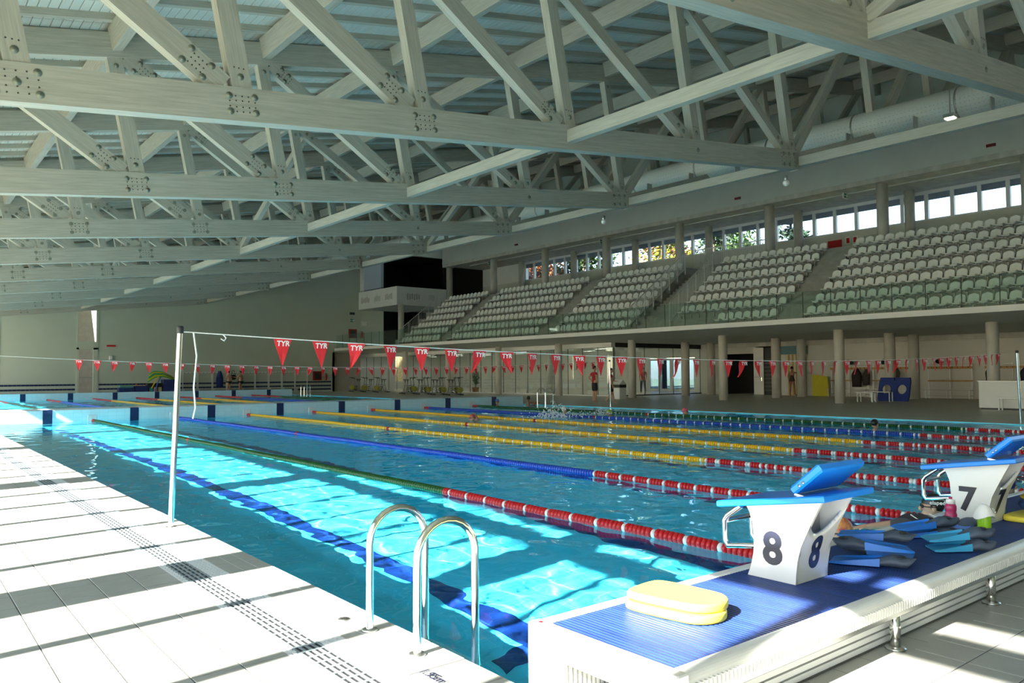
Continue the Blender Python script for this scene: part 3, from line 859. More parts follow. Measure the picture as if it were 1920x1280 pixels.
# seat support rails
for bk_, (y0, y1) in {'E': (8.5, 18.3), 'D': (19.65, 25.7), 'C': (28.45, 34.55), 'B': (35.95, 45.4), 'A': (46.8, 52.0)}.items():
    for k in range(7):
        ya, yb_ = y0, (22.9 if (bk_ == 'D' and k == 0) else y1)
        b = MB(); b.box(RX[k] - 0.03, RX[k] + 0.03, ya, yb_, RZ[k] - 0.24, RZ[k] - 0.20)
        b.build('seat_rail', M['white_metal'], terr)

# railings at the stair opening and at the stand end
def sloped_railing(label, y, x0, z0, x1, z1, n, h=1.05):
    r = thing('stair_railing', label, 'railing', (x0, y, z0))
    dx, dz = x1 - x0, z1 - z0
    for i in range(n + 1):
        t = i / n; b = MB(); b.box(t * dx - 0.025, t * dx + 0.025, -0.02, 0.02, t * dz - 0.25, t * dz + h); b.build('post', M['white_metal'], r)
    b = MB(); b.beam((0, 0, h), (dx, 0, dz + h), 0.04, 0.04); b.build('handrail', M['white_metal'], r)
    b = MB(); b.beam((0, 0, 0.08), (dx, 0, dz + 0.08), 0.03, 0.03); b.build('bottom_rail', M['white_metal'], r)
    m = n * 7
    bb = MB(); bb.box(-0.008, 0.008, -0.008, 0.008, 0.08, h); me = bb.mesh('baluster', M['white_metal'])
    for i in range(1, m):
        if i % 7: link('baluster', me, r, (i / m * dx, 0, i / m * dz))
    return r
sloped_railing('white baluster railing on the counter side of the stair opening', 25.78, 31.0, 3.9, 34.6, 6.7, 5)
sloped_railing('white baluster railing on the balcony side of the stair opening', 28.28, 30.6, 3.75, 35.4, 7.2, 7, 1.0)
sloped_railing('white baluster railing closing the stand below the balcony', 52.35, 30.9, 3.7, 35.5, 7.25, 5)
r = thing('gallery_railing', 'white baluster railing guarding the top of the stair opening', 'railing', (36.15, 23.6, 7.35))
b = MB(); b.box(-0.02, 0.02, 0, 4.6, 1.0, 1.05); b.box(-0.015, 0.015, 0, 4.6, 0.1, 0.13); b.build('handrail', M['white_metal'], r)
bb = MB(); bb.box(-0.01, 0.01, -0.01, 0.01, 0, 1.05); me = bb.mesh('baluster', M['white_metal'])
for i in range(38): link('baluster', me, r, (0, i * 4.6 / 37, 0))

# corner balcony
bc = thing('corner_balcony', 'white balcony box with faint grey lettering in front of the black recess', 'balcony', (32.03, 54.5, 6.98))
b = MB(); b.box(0, 0.12, 0, 6.45, 0, 1.5); b.build('front_parapet', M['white_paint'], bc)
b = MB(); b.box(0.12, 4.8, 0, 0.12, 0, 1.5); b.build('side_parapet', M['white_paint'], bc)
b = MB(); b.box(0.12, 4.8, 0.12, 6.45, 0, 0.15); b.build('deck', M['soffit'], bc)
gl = mat('faint_print', (0.42, 0.42, 0.39), 0.7, var=0.35, scale=14)
for i, (ya, yb_) in enumerate(((0.7, 1.9), (2.7, 3.7), (4.5, 6.0))):
    b = MB(); n = 5
    for j in range(n):
        w = (yb_ - ya) / n; b.box(-0.006, 0, ya + j * w + 0.03, ya + (j + 1) * w - 0.03, 0.5 + 0.05 * (j % 2), 1.02 - 0.06 * ((j + i) % 3))
    b.build('worn_print', gl, bc)
for i, (xa, xb_) in enumerate(((0.9, 2.2), (3.0, 3.6))):
    b = MB(); n = 6
    for j in range(n):
        w = (xb_ - xa) / n; b.box(xa + j * w + 0.03, xa + (j + 1) * w - 0.03, -0.006, 0, 0.45 + 0.04 * (j % 3), 0.98 - 0.05 * (j % 2))
    b.build('worn_print', gl, bc)
b = MB(); b.tube([(0.06, 2.2, 1.58), (0.06, 6.2, 1.58)], 0.02, 6)
for y in (2.3, 4.2, 6.1): b.tube([(0.06, y, 1.5), (0.06, y, 1.58)], 0.015, 6)
b.build('handrail', M['black'], bc)

# exit signs
def exit_sign(x, y, z, label, axis='x', w=0.45, h=0.26):
    s = thing('exit_sign', label, 'sign', (x, y, z))
    b = MB()
    if axis == 'x': b.box(-0.03, 0.03, -w / 2, w / 2, -h / 2, h / 2)
    else: b.box(-w / 2, w / 2, -0.03, 0.03, -h / 2, h / 2)
    b.build('box', M['white_pl'], s)
    g = mat('exit_green', (0.02, 0.16, 0.09), 0.5, var=0.05)
    b = MB(); f = MB()
    def R(bb, u0, u1, v0, v1, o):
        if axis == 'x': bb.box(-0.034 - o, -0.03, u0 * w, u1 * w, v0 * h, v1 * h)
        else: bb.box(u0 * w, u1 * w, -0.034 - o, -0.03, v0 * h, v1 * h)
    R(b, -0.45, 0.45, -0.42, 0.42, 0); b.build('green_face', g, s)
    R(f, 0.05, 0.2, -0.3, 0.1, 0.003); R(f, 0.08, 0.18, 0.14, 0.3, 0.003); R(f, -0.38, 0.0, -0.06, 0.06, 0.003); R(f, -0.38, -0.3, -0.18, 0.18, 0.003); R(f, 0.25, 0.38, -0.32, 0.32, 0.003)
    f.build('pictogram', M['letter'], s)
    return s
exit_sign(37.7, 19.95, 10.25, 'green exit sign under the gallery beam above the widest seat block', 'y')
exit_sign(37.7, 37.1, 10.25, 'green exit sign under the gallery beam farther along toward the balcony', 'y')
exit_sign(37.7, 49.6, 10.2, 'green exit sign under the gallery beam close to the stage recess', 'y')
exit_sign(35.6, 24.5, 6.6, 'green exit sign beside the railed stair opening', 'y', 0.5, 0.34)
exit_sign(31.42, 60.94, 6.05, 'exit sign on the end wall above the fire cabinet', 'y', 0.5, 0.34)
b = MB(); b.box(-0.22, 0.22, -0.1, 0, -0.1, 0.1); tag(b.build('emergency_light', M['black'], loc=(31.42, YW, 6.65)), 'small black emergency light above the end wall exit sign', 'light fixture')
def hose_cabinet(x, y, z, label, axis='y'):
    s = thing('hose_cabinet', label, 'fire cabinet', (x, y, z))
    b = MB(); (b.box(-0.36, 0.36, -0.16, 0, 0, 0.75) if axis == 'y' else b.box(-0.16, 0, -0.36, 0.36, 0, 0.75)); b.build('box', mat('cabinet_red', (0.26, 0.012, 0.012), 0.5) if 'cabinet_red' not in bpy.data.materials else bpy.data.materials['cabinet_red'], s)
    b = MB(); (b.box(-0.26, 0.26, -0.166, -0.16, 0.12, 0.62) if axis == 'y' else b.box(-0.166, -0.16, -0.26, 0.26, 0.12, 0.62)); b.build('window', M['black'], s)
def extinguisher(x, y, z, label):
    s = thing('fire_extinguisher', label, 'extinguisher', (x, y, z))
    b = MB(); b.lathe([(0.0, 0), (0.08, 0.0), (0.085, 0.05), (0.085, 0.42), (0.04, 0.5), (0.03, 0.52)], 12); b.build('cylinder', M['red'], s)
    b = MB(); b.box(-0.03, 0.03, -0.02, 0.02, 0.52, 0.6); b.tube([(0.03, 0, 0.56), (0.12, 0, 0.5), (0.11, 0, 0.2)], 0.012, 6); b.build('valve', M['black'], s)
hose_cabinet(31.45, YW, 4.55, 'red hose cabinet on the end wall at balustrade level')
extinguisher(32.3, 60.85, 4.55, 'red extinguisher hung on the end wall at balustrade level')
hose_cabinet(28.2, YW, 0.95, 'red hose cabinet on the end wall above the dark stripes at deck level')
extinguisher(28.95, 60.85, 0.95, 'red extinguisher hung beside the deck level hose cabinet')
b = MB(); b.box(-0.34, 0.34, -0.012, 0, -0.24, 0.24); o = thing('notice_board', 'grey notice panel on the end wall near the balcony', 'notice', (32.6, YW, 5.8)); b.build('panel', M['grey_metal'], o)
b = MB(); 
for j in range(5): b.box(-0.28, 0.28 - 0.05 * (j % 3), -0.015, -0.012, 0.14 - j * 0.075, 0.17 - j * 0.075)
b.build('print_line', M['white_pl'], o)
# safety notices on the rear wall
ns = thing('safety_notice', 'red and white fire safety notices on the rear wall above the aisle', 'notice', (40.98, 21.6, 8.35))
b = MB(); b.box(-0.02, 0, 0.35, 1.15, -0.1, 0.3); b.build('red_panel', M['red'], ns)
for j, y in enumerate((-0.55, -0.15)):
    b = MB(); b.box(-0.02, 0, y, y + 0.28, -0.02, 0.4); b.build('white_panel', M['white_pl'], ns)
    b = MB(); b.box(-0.024, -0.02, y + 0.05, y + 0.23, 0.05, 0.33); b.build('red_symbol', M['red'], ns)
b = MB(); b.box(-0.02, 0, -1.6, -0.9, -0.1, 0.32); b.build('grey_panel', M['grey_metal'], ns)
M['dark_red'] = mat('dark_red_plastic', (0.16, 0.01, 0.012), 0.5, var=0.05)
for y in (12.9, 25.6, 45.0):
    s = tag(MB().box(-0.06, 0, -0.18, 0.18, -0.06, 0.06).build('alarm_unit', M['dark_red'], loc=(36.7, y, 11.0)), 'small dark red alarm unit on the grey-green fascia, %s from the black recess' % {12.9: 'third', 25.6: 'second', 45.0: 'first'}[y], 'alarm', 'alarm units on the fascia')
# ------------------------------------------------------------------ ground floor below the stands
XG, YG = 34.1, 32.7
gw = thing('glass_partition', 'long glass partition with thin dark joints in front of the fitness room', 'glass wall', (XG, YG, 0), kind='structure')
p = MB(); p.box(-0.01, 0.01, 0.015, 1.318, 0.06, 2.95); pm = p.mesh('glass_panel', M['room_glass'])
j = MB(); j.box(-0.015, 0.015, -0.014, 0.014, 0.06, 2.95); jm = j.mesh('joint', M['black'])
for i in range(26):
    link('glass_panel', pm, gw, (0, i * 1.333, 0)); link('joint', jm, gw, (0, i * 1.333, 0))
b = MB(); b.box(-0.05, 0.05, 0, 34.6, 0, 0.06); b.build('base_rail', M['white_paint'], gw)
b = MB(); b.box(-0.25, 0.1, -0.05, 34.6, 2.95, 3.3); b.build('header', M['white_paint'], gw)
gs = thing('glass_partition', 'short glass partition with dark head rail facing the column passage', 'glass wall', (XG, YG, 0), kind='structure')
p = MB(); p.box(0.015, 1.355, -0.01, 0.01, 0.06, 2.95); pm = p.mesh('glass_panel', M['room_glass'])
j = MB(); j.box(-0.014, 0.014, -0.015, 0.015, 0.06, 2.95); jm = j.mesh('joint', M['black'])
for i in range(8):
    link('glass_panel', pm, gs, (i * 1.37, 0, 0)); link('joint', jm, gs, (i * 1.37, 0, 0))
b = MB(); b.box(0, 11.9, -0.05, 0.05, 0, 0.06); b.box(0.1, 11.9, -0.06, 0.06, 2.95, 3.22); b.build('head_rail', M['black'], gs)
# room behind
b = MB(); b.box(46, 46.3, 2, 36.0, 0, 3.3); b.box(46, 46.3, 40.5, 70, 0, 3.3); b.box(46, 46.3, 36.0, 40.5, 2.5, 3.3)
structure(b.build('wall_room', M['white_paint']), 'pale rear wall of the fitness room', 'wall')
b = MB(); b.box(29.8, 39.4, 67.3, 67.6, 0, 3.3); b.box(40.5, 46.3, 67.3, 67.6, 0, 3.3); b.box(39.4, 40.5, 67.3, 67.6, 0, 0.7)
structure(b.build('wall_room', M['white_paint']), 'pale end wall of the fitness room with narrow window gap', 'wall')
b = MB(); b.box(29.6, 29.8, 61.0, 67.6, 0, 3.3); b.box(29.8, 32.4, 61.3, 61.5, 0, 3.25)
structure(b.build('wall_room', mat('taupe_paint', (0.36, 0.33, 0.29), 0.7, var=0.04)), 'taupe side wall at the corner beside the fitness room', 'wall')
M['stone'] = mat('yellow_stone', (0.62, 0.50, 0.28), 0.9, var=0.4, scale=8)
b = MB(); b.prism([(38, 72), (52, 69), (52, 69.4), (38, 72.4)], -0.3, 5, 'xy'); tag(b.build('garden_wall', M['stone']), 'sunlit yellow stone wall seen through the narrow window gap', 'stone wall', kind='structure')
for (x, y) in [(36.2 + 3.2 * i, 34.6 + 4.4 * j) for i in range(3) for j in range(8)]:  # most of these tubes are added to brighten the room behind the glass
    s = thing('tube_and_fill_light', 'slim tube light of a set padded out as fill light, %s from the column passage, %s row behind the glass' % (ORD[1 + int((y - 34) / 4.4)], ORD[1 + int((x - 36) / 3.2)]), 'lamp', (x, y, 3.14), group='tube and added fill lights of the fitness room')
    b = MB(); b.box(-0.09, 0.09, -0.7, 0.7, 0.02, 0.08)
    if not (x < 37 and int(y * 10) % 88 < 44):  # skirts hide the glow of the added tubes from the hall
        b.box(-0.09, -0.08, -0.7, 0.7, -0.05, 0.02); b.box(0.08, 0.09, -0.7, 0.7, -0.05, 0.02); b.box(-0.09, 0.09, -0.7, -0.69, -0.05, 0.02); b.box(-0.09, 0.09, 0.69, 0.7, -0.05, 0.02)
    b.build('housing', M['white_metal'], s)
    b = MB(); b.box(-0.03, 0.03, -0.6, 0.6, 0, 0.02); b.build('diffuser', emit_mat('tube_glow', (0.97, 1.0, 0.9), 12.0), s)
# white framed glazed doors of the room
def framed_door(x, y, label, n):
    d = structure(empty('door_%d' % n, (x, y, 0)), label, 'door')
    b = MB(); b.box(-0.06, 0.06, -0.55, -0.42, 0, 2.45); b.box(-0.06, 0.06, 0.42, 0.55, 0, 2.45); b.box(-0.06, 0.06, -0.42, 0.42, 2.32, 2.45); b.box(-0.05, 0.05, -0.42, 0.42, 0, 0.18); b.build('frame', M['white_metal'], d)
    b = MB(); b.box(-0.01, 0.01, -0.42, 0.42, 0.18, 2.32); b.build('pane', M['daylight_glass'], d)
    b = MB(); b.tube([(-0.1, 0.36, 0.95), (-0.1, 0.36, 1.25)], 0.015, 6); b.box(-0.1, 0, 0.35, 0.37, 0.96, 0.99); b.box(-0.1, 0, 0.35, 0.37, 1.2, 1.23); b.build('handle', M['steel'], d)
for i in range(4):
    framed_door(46.1, 36.56 + 1.12 * i, 'white framed glazed door at the back of the fitness room, %s from the column passage' % ORD[1 + i], 3 + i)
# rear wall with changing benches
bw = structure(empty('wall_bench', (42.3, 0, 0)), 'grey wall with coat rails under the seating', 'wall')
b = MB(); b.box(0, 0.3, 2, 26.85, 0, 3.25); b.box(0, 0.3, 30.9, 32.6, 0, 3.25); b.box(0, 0.3, 28.4, 30.9, 2.55, 3.25); b.build('panel', M['bench_wall'], bw)
b = MB(); b.box(-0.3, 0.2, 3, 32, 2.97, 3.22); b.build('lintel', M['concrete'], bw)
b = MB(); b.box(0.3, 3.6, 28.2, 28.4, 0, 3.2); b.box(0.3, 3.6, 30.9, 31.1, 0, 3.2); b.build('passage_wall', M['black'], bw)  # black stands in for the shade inside the passage
b = MB(); b.box(2.6, 2.65, 28.6, 29.8, 0.4, 2.4); b.build('passage_door', mat('blue_lit_door', (0.32, 0.45, 0.62), 0.5), bw)  # bluish light on this door is put into its colour
d7 = structure(empty('door_7', (42.1, 28.1, 0)), 'open white door leaf with lever handle beside the dark passage', 'door')
b = MB(); b.box(0, 0.05, -0.35, 0.35, 0.02, 2.9); b.build('leaf', M['white_paint'], d7)
b = MB(); b.tube([(-0.07, -0.3, 1.08), (-0.07, 0.25, 1.08)], 0.025, 6); b.box(-0.07, 0, -0.28, -0.22, 0.85, 1.12); b.build('handle', M['steel'], d7)
lv = thing('louvre_panel', 'dark louvre panel between the white door and a round column', 'louvre', (42.2, 26.9, 0))
b = MB(); b.box(0, 0.03, 0, 0.85, 0, 2.9); b.build('backing', M['black'], lv)
for i in range(9):
    b = MB(); b.box(-0.05, 0, 0.03, 0.82, 0.25 + i * 0.235, 0.33 + i * 0.235); b.build('slat', mat('louvre_grey', (0.08, 0.08, 0.075), 0.5) if i == 0 else bpy.data.materials['louvre_grey'], lv)
tp = thing('teal_panel', 'teal glass fanlight above the striped partition', 'panel', (42.2, 24.9, 2.44)); MB().box(0, 0.04, 0, 1.95, 0, 0.5).build('pane', mat('teal_paint', (0.04, 0.14, 0.17), 0.4), tp)
sp = thing('striped_partition', 'partition with vertical yellow, white and blue stripes near the showers', 'partition', (42.2, 25.0, 0))
cols = [('stripe_ochre', (0.42, 0.27, 0.05)), ('stripe_white', (0.55, 0.53, 0.47)), ('stripe_blue', (0.16, 0.26, 0.36))]
sm = [mat(n_, c_, 0.5) for n_, c_ in cols]
for i in range(10):
    MB().box(-0.03, 0.02, i * 0.125, i * 0.125 + 0.123, 0, 2.42).build('stripe', sm[[2, 1, 2, 1, 0, 1, 0, 1, 0, 1][i]], sp)
yp = thing('yellow_mat', 'flat yellow mat standing against the grey wall', 'mat', (41.9, 23.4, 0)); b = MB(); b.prism([(0, 0), (1.05, 0), (1.05, 1.25), (0.1, 1.12)], 0, 0.06, 'yz'); b.build('sheet', M['yellowpanel'], yp)

# coat racks with benches
def rack(y0, y1, label):
    r = thing('changing_bench', label, 'bench', (41.6, y0, 0)); L = y1 - y0
    n = max(2, int(round(L / 1.05)) + 1)
    for i in range(n):
        y = i * L / (n - 1)
        MB().box(0.4, 0.45, y - 0.025, y + 0.025, 0, 1.8).build('post', M['white_metal'], r)
        MB().box(0.0, 0.04, y - 0.02, y + 0.02, 0, 0.43).build('leg', M['white_metal'], r)
    MB().box(0.37, 0.40, -0.05, L + 0.05, 1.50, 1.62).build('coat_rail', M['orange_wood'], r)
    MB().box(0.38, 0.40, -0.05, L + 0.05, 0.86, 0.93).build('back_rail', M['orange_wood'], r)
    for i in range(3): MB().box(0.0 + i * 0.13, 0.1 + i * 0.13, -0.1, L + 0.1, 0.42, 0.45).build('seat_slat', M['grey_metal'], r)
    MB().box(0.02, 0.42, -0.05, L + 0.05, 0.15, 0.17).build('shoe_shelf', M['grey_metal'], r)
    MB().box(0.2, 0.45, -0.05, L + 0.05, 1.72, 1.75).build('hat_shelf', M['grey_metal'], r)
    hk = MB(); hk.box(-0.06, 0, -0.012, 0.012, -0.01, 0.01); hk.box(-0.07, -0.05, -0.012, 0.012, 0, 0.06); hm = hk.mesh('hook', M['black'])
    for i in range(int(L / 0.25)): link('hook', hm, r, (0.37, 0.12 + i * 0.25, 1.55))
rack(21.2, 23.3, 'changing bench with coat rail next to the yellow mat')
rack(18.75, 20.9, 'changing bench with coat rail behind the blue foam board')
rack(15.95, 18.0, 'empty changing bench with two-bay wooden rail between column and counter')
rack(13.0, 15.3, 'changing bench with coat rail behind the white counter')
def coat(y, z0, z1, w, m, label):
    c = thing('coat', label, 'coat', (41.85, y, 0))
    b = MB(); rings = []
    for i in range(8):
        t = i / 7; z = z1 + (z0 - z1) * t; ww = w * (0.35 + 0.65 * min(1, t * 3)) * (1 + 0.08 * math.sin(5 * t)); dd = 0.07 + 0.06 * min(1, 2 * t)
        rings.append([(dd * math.cos(a) * (1 + 0.15 * math.sin(3 * a + y)), ww * math.sin(a) * (1 + 0.1 * math.cos(4 * a)), z) for a in [2 * math.pi * k / 12 for k in range(12)]])
    b.cs = True; b.loft(rings); b.build('body', m, c)
    MB().tube([(0.05, 0, z1), (0.1, 0, z1 + 0.06), (0.13, 0, z1)], 0.008, 6).build('hanging_loop', m, c)
dkc = mat('dark_coat', (0.022, 0.016, 0.016), 0.85, var=0.3)
coat(21.75, 0.55, 1.55, 0.26, dkc, 'long dark coat hanging behind the round column')
coat(21.2, 0.65, 1.52, 0.18, mat('charcoal_coat', (0.035, 0.03, 0.03), 0.85, var=0.3), 'short charcoal jacket hanging beside the long dark coat')
coat(22.9, 0.52, 0.98, 0.15, dkc, 'dark bag-shaped garment hanging low at the bench end')
coat(19.55, 0.95, 1.55, 0.15, mat('brown_coat', (0.06, 0.05, 0.035), 0.85, var=0.3), 'brownish jacket hanging above the blue foam board')
coat(15.1, 0.9, 1.55, 0.16, dkc, 'dark jacket hanging above the white counter')
coat(13.55, 0.9, 1.55, 0.22, mat('navy_coat', (0.02, 0.025, 0.045), 0.85, var=0.3), 'navy jacket hanging above the counter by the pennant pole')
for (y, w, l) in ((20.2, 0.45, 'long black sports bag on the rack above the foam board'), (17.4, 0.2, 'small black bag on the empty bench rack'), (22.2, 0.3, 'black bag on the rack above the long coat')):
    s = thing('sports_bag', l, 'bag', (41.85, y, 1.76)); b = MB(); b.ellipsoid((0, 0, 0.12), (0.15, w, 0.12), 14, 8); b.build('body', M['blackcloth'], s)
    MB().tube([(-0.05, -w * 0.4, 0.2), (-0.06, 0, 0.3), (-0.05, w * 0.4, 0.2)], 0.012, 6).build('handle', M['blackcloth'], s)
def stool(x, y, L, label, z=0.42):
    s = thing('low_bench', label, 'bench', (x, y, 0))
    for a in (0.03, L - 0.03):
        for c in (0, 0.3): MB().box(c - 0.02, c + 0.02, a - 0.02, a + 0.02, 0, z).build('leg', M['white_metal'], s)
    for i in range(3): MB().box(-0.03 + i * 0.13, 0.08 + i * 0.13, 0, L, z, z + 0.03).build('slat', M['grey_metal'], s)
stool(35.1, 17.5, 0.75, 'low white-legged bench standing alone by the front column')
stool(36.3, 17.3, 0.9, 'low white-legged bench right beside the blue foam board')
stool(30.6, 9.2, 1.6, 'low bench with dark legs in front of the white counter')
# blue foam board with two holes
fb = thing('foam_board', 'thick blue foam board with two round holes leaning on a column', 'foam board', (36.9, 16.75, 0))
b = MB(); W, H = 1.45, 1.1
def ringpts(cy, cz, r, n=20): return [(cy + r * math.cos(2 * math.pi * i / n), cz + r * math.sin(2 * math.pi * i / n)) for i in range(n)]
bmx = bmesh.new()
def board_mesh():
    # front/back faces as a grid with two circular openings
    vs = []; fs = []
    def half(c0, c1, cy):
        n = 24; rect = []
        for i in range(n):
            a = 2 * math.pi * i / n; dy, dz = math.cos(a), math.sin(a)
            k = min(((c1 - c0) / 2) / abs(dy) if abs(dy) > 1e-6 else 9, (H / 2) / abs(dz) if abs(dz) > 1e-6 else 9)
            rect.append((cy + dy * k, H / 2 + dz * k))
        return ringpts(cy, H / 2, 0.22, n), rect
    for (c0, c1) in ((0, W / 2), (W / 2, W)):
        ins, outs = half(c0, c1, (c0 + c1) / 2); n = len(ins)
        base = len(vs)
        for x in (0, 0.12):
            vs += [(x, *q) for q in ins] + [(x, *q) for q in outs]
        for i in range(n):
            k = (i + 1) % n
            fs += [(base + i, base + k, base + n + k, base + n + i), (base + 2 * n + i, base + 3 * n + i, base + 3 * n + k, base + 2 * n + k),
                   (base + i, base + 2 * n + i, base + 2 * n + k, base + k), (base + n + i, base + n + k, base + 3 * n + k, base + 3 * n + i)]
    return vs, fs
vs, fs = board_mesh()
b.add([(v[0] + v[2] * 0.28, v[1], v[2]) for v in vs], fs); b.build('board', M['bluefoam'], fb)
# white counter
ct = thing('reception_counter', 'white waist-high counter under the seating slab', 'counter', (31.1, 6.4, 0))
MB().bbox(0, 0.6, 0, 5.2, 0.06, 1.0, 0.01).build('body', M['white_paint'], ct); MB().box(-0.02, 0.63, -0.02, 5.23, 1.0, 1.035).build('top', M['grey_metal'], ct); MB().box(0.05, 0.55, 0.05, 5.15, 0, 0.06).build('plinth', M['black'], ct)
# bin
bn = thing('litter_bin', 'white litter bin with dark flap lid beside the glass corner', 'bin', (30.85, 29.2, 0))
MB().bbox(-0.28, 0.28, -0.28, 0.28, 0, 0.62, 0.03).build('body', M['white_pl'], bn)
MB().box(-0.27, 0.27, -0.27, 0.27, 0.62, 0.78).build('flap', M['black'], bn)
b = MB(); b.prism([(-0.3, 0.78), (0.3, 0.78), (0.0, 1.05)], -0.29, 0.29, 'xz'); b.build('lid', M['white_pl'], bn)
# potted plant
pp = thing('potted_plant', 'bushy green potted plant behind the glass partition', 'plant', (35.2, 48.2, 0))
b = MB(); b.lathe([(0.0, 0), (0.22, 0), (0.28, 0.38), (0.25, 0.38), (0.0, 0.34)], 14); b.build('pot', mat('terracotta', (0.30, 0.14, 0.08), 0.8), pp)
b = MB(); b.tube([(0, 0, 0.3), (0.02, 0.02, 1.2)], 0.03, 6); b.build('stem', M['bark'], pp)
b = MB()
for i in range(150):
    a = random.uniform(0, 6.28); e = random.uniform(-0.2, 1.2); z = random.uniform(0.5, 1.45); r = random.uniform(0.25, 0.6)
    d0 = Vector((math.cos(a), math.sin(a), 0)); s0 = Vector((-math.sin(a), math.cos(a), 0)); p0 = Vector((0, 0, z)) + d0 * 0.05
    tip = p0 + d0 * r + Vector((0, 0, e * r * 0.5)); mid = (p0 + tip) / 2 + Vector((0, 0, 0.08))
    b.add([p0, mid + s0 * 0.06, tip, mid - s0 * 0.06], [(0, 1, 2, 3)])
b.build('foliage', mat('plant_leaf', (0.03, 0.13, 0.04), 0.5, var=0.3), pp)

# ------------------------------------------------------------------ spin bikes
def bike_proto():
    t = thing('spin_bike', 'grey indoor exercise bike', 'exercise bike', (0, 0, 0))
    fm = bpy.data.materials.get('bike_frame') or mat('bike_frame', (0.30, 0.31, 0.31), 0.4, metal=0.3)
    b = MB()
    b.beam((-0.45, 0, 0.1), (0.5, 0, 0.1), 0.06, 0.06); b.beam((-0.25, 0, 0.1), (-0.1, 0, 0.85), 0.06, 0.05); b.beam((0.42, 0, 0.12), (0.3, 0, 0.95), 0.06, 0.05); b.beam((-0.15, 0, 0.55), (0.4, 0, 0.6), 0.06, 0.05); b.beam((0.0, 0, 0.3), (0.4, 0, 0.3), 0.05, 0.05)
    b.build('frame', fm, t)
    for x in (-0.45, 0.5): MB().box(x - 0.04, x + 0.04, -0.26, 0.26, 0, 0.07).build('foot', M['black'], t)
    b = MB(); b.lathe([(0.0, -0.03), (0.19, -0.03), (0.19, 0.03), (0.0, 0.03)], 20, (0.42, 0, 0.34), 'y'); b.build('flywheel', mat('bike_yellow', (0.34, 0.33, 0.05), 0.4) if 'bike_yellow' not in bpy.data.materials else bpy.data.materials['bike_yellow'], t)
    b = MB(); b.prism([(-0.26, -0.1), (-0.02, -0.02), (-0.02, 0.02), (-0.26, 0.1)], 0.98, 1.03, 'xy'); b.box(-0.16, -0.11, -0.02, 0.02, 0.8, 0.98); b.build('saddle', M['black'], t)
    b = MB(); b.tube([(0.3, 0, 0.9), (0.27, 0, 1.12)], 0.02, 6); b.tube([(0.52, -0.2, 1.18), (0.3, -0.2, 1.12), (0.27, 0, 1.12), (0.3, 0.2, 1.12), (0.52, 0.2, 1.18)], 0.018, 6); b.build('handlebar', M['black'], t)
    b = MB(); b.beam((0.1, 0.1, 0.3), (0.2, 0.1, 0.16), 0.03, 0.02); b.box(0.14, 0.28, 0.1, 0.2, 0.13, 0.17); b.beam((0.1, -0.1, 0.3), (0.0, -0.1, 0.44), 0.03, 0.02); b.box(-0.06, 0.08, -0.2, -0.1, 0.42, 0.46); b.build('crank', M['black'], t)
    return t
pb = bike_proto(); first = True
def place_bike(x, y, rz, label, group):
    global first
    o = pb if first else copy_tree(pb); first = False
    o.location = (x, y, 0); o.rotation_euler = (0, 0, rz); o['label'] = label; o['group'] = group
for i in range(8):
    place_bike(29.6 + 0.35 * (i % 2), 42.9 + 0.95 * i, math.radians(-12 + 5 * (i % 3)), 'grey exercise bike with yellow flywheel, %s from the lifeguards in the long row' % ORD[1 + i], 'exercise bikes in the long row')
for i in range(6):
    place_bike(30.6 + 0.4 * (i % 2), 54.2 + 1.05 * i, math.radians(172 + 5 * (i % 3)), 'grey exercise bike with yellow flywheel, %s from the taupe corner in the corner row' % ORD[6 - i], 'exercise bikes in the corner row')
# ------------------------------------------------------------------ lane ropes
ROPEX = [5.29 + 2.5 * k for k in range(7)]
ROPEC = ['green', 'blue', 'yellow', 'yellow', 'yellow', 'blue', 'green']
ROPEN = ['green lane rope between the sunlit edge lane and block 7 lane', 'blue lane rope next to the green rope on the sunny side',
         'yellow lane rope next to the sunny side blue rope', 'middle yellow lane rope of the pool', 'yellow lane rope next to the stands side blue rope',
         'blue lane rope next to the stands side green rope', 'green lane rope in front of the stands side deck']
fprof = [(0.014, -0.024), (0.034, -0.022), (0.049, -0.010), (0.051, 0.0), (0.049, 0.010), (0.034, 0.022), (0.014, 0.024)]
wprof = [(0.014, -0.024), (0.026, -0.020), (0.039, -0.008), (0.039, 0.008), (0.026, 0.020), (0.014, 0.024)]
fb_ = {}
for c in ('red', 'white_pl', 'green', 'blue', 'yellow'):
    q = MB(); q.lathe(wprof if c == 'white_pl' else fprof, 12, axis='y'); fb_[c] = q.mesh('float', M[c])
CI = {'red': 0, 'white_pl': 1, 'green': 2, 'blue': 3, 'yellow': 4}
CMATS = [M['red'], M['white_pl'], M['green'], M['blue'], M['yellow']]
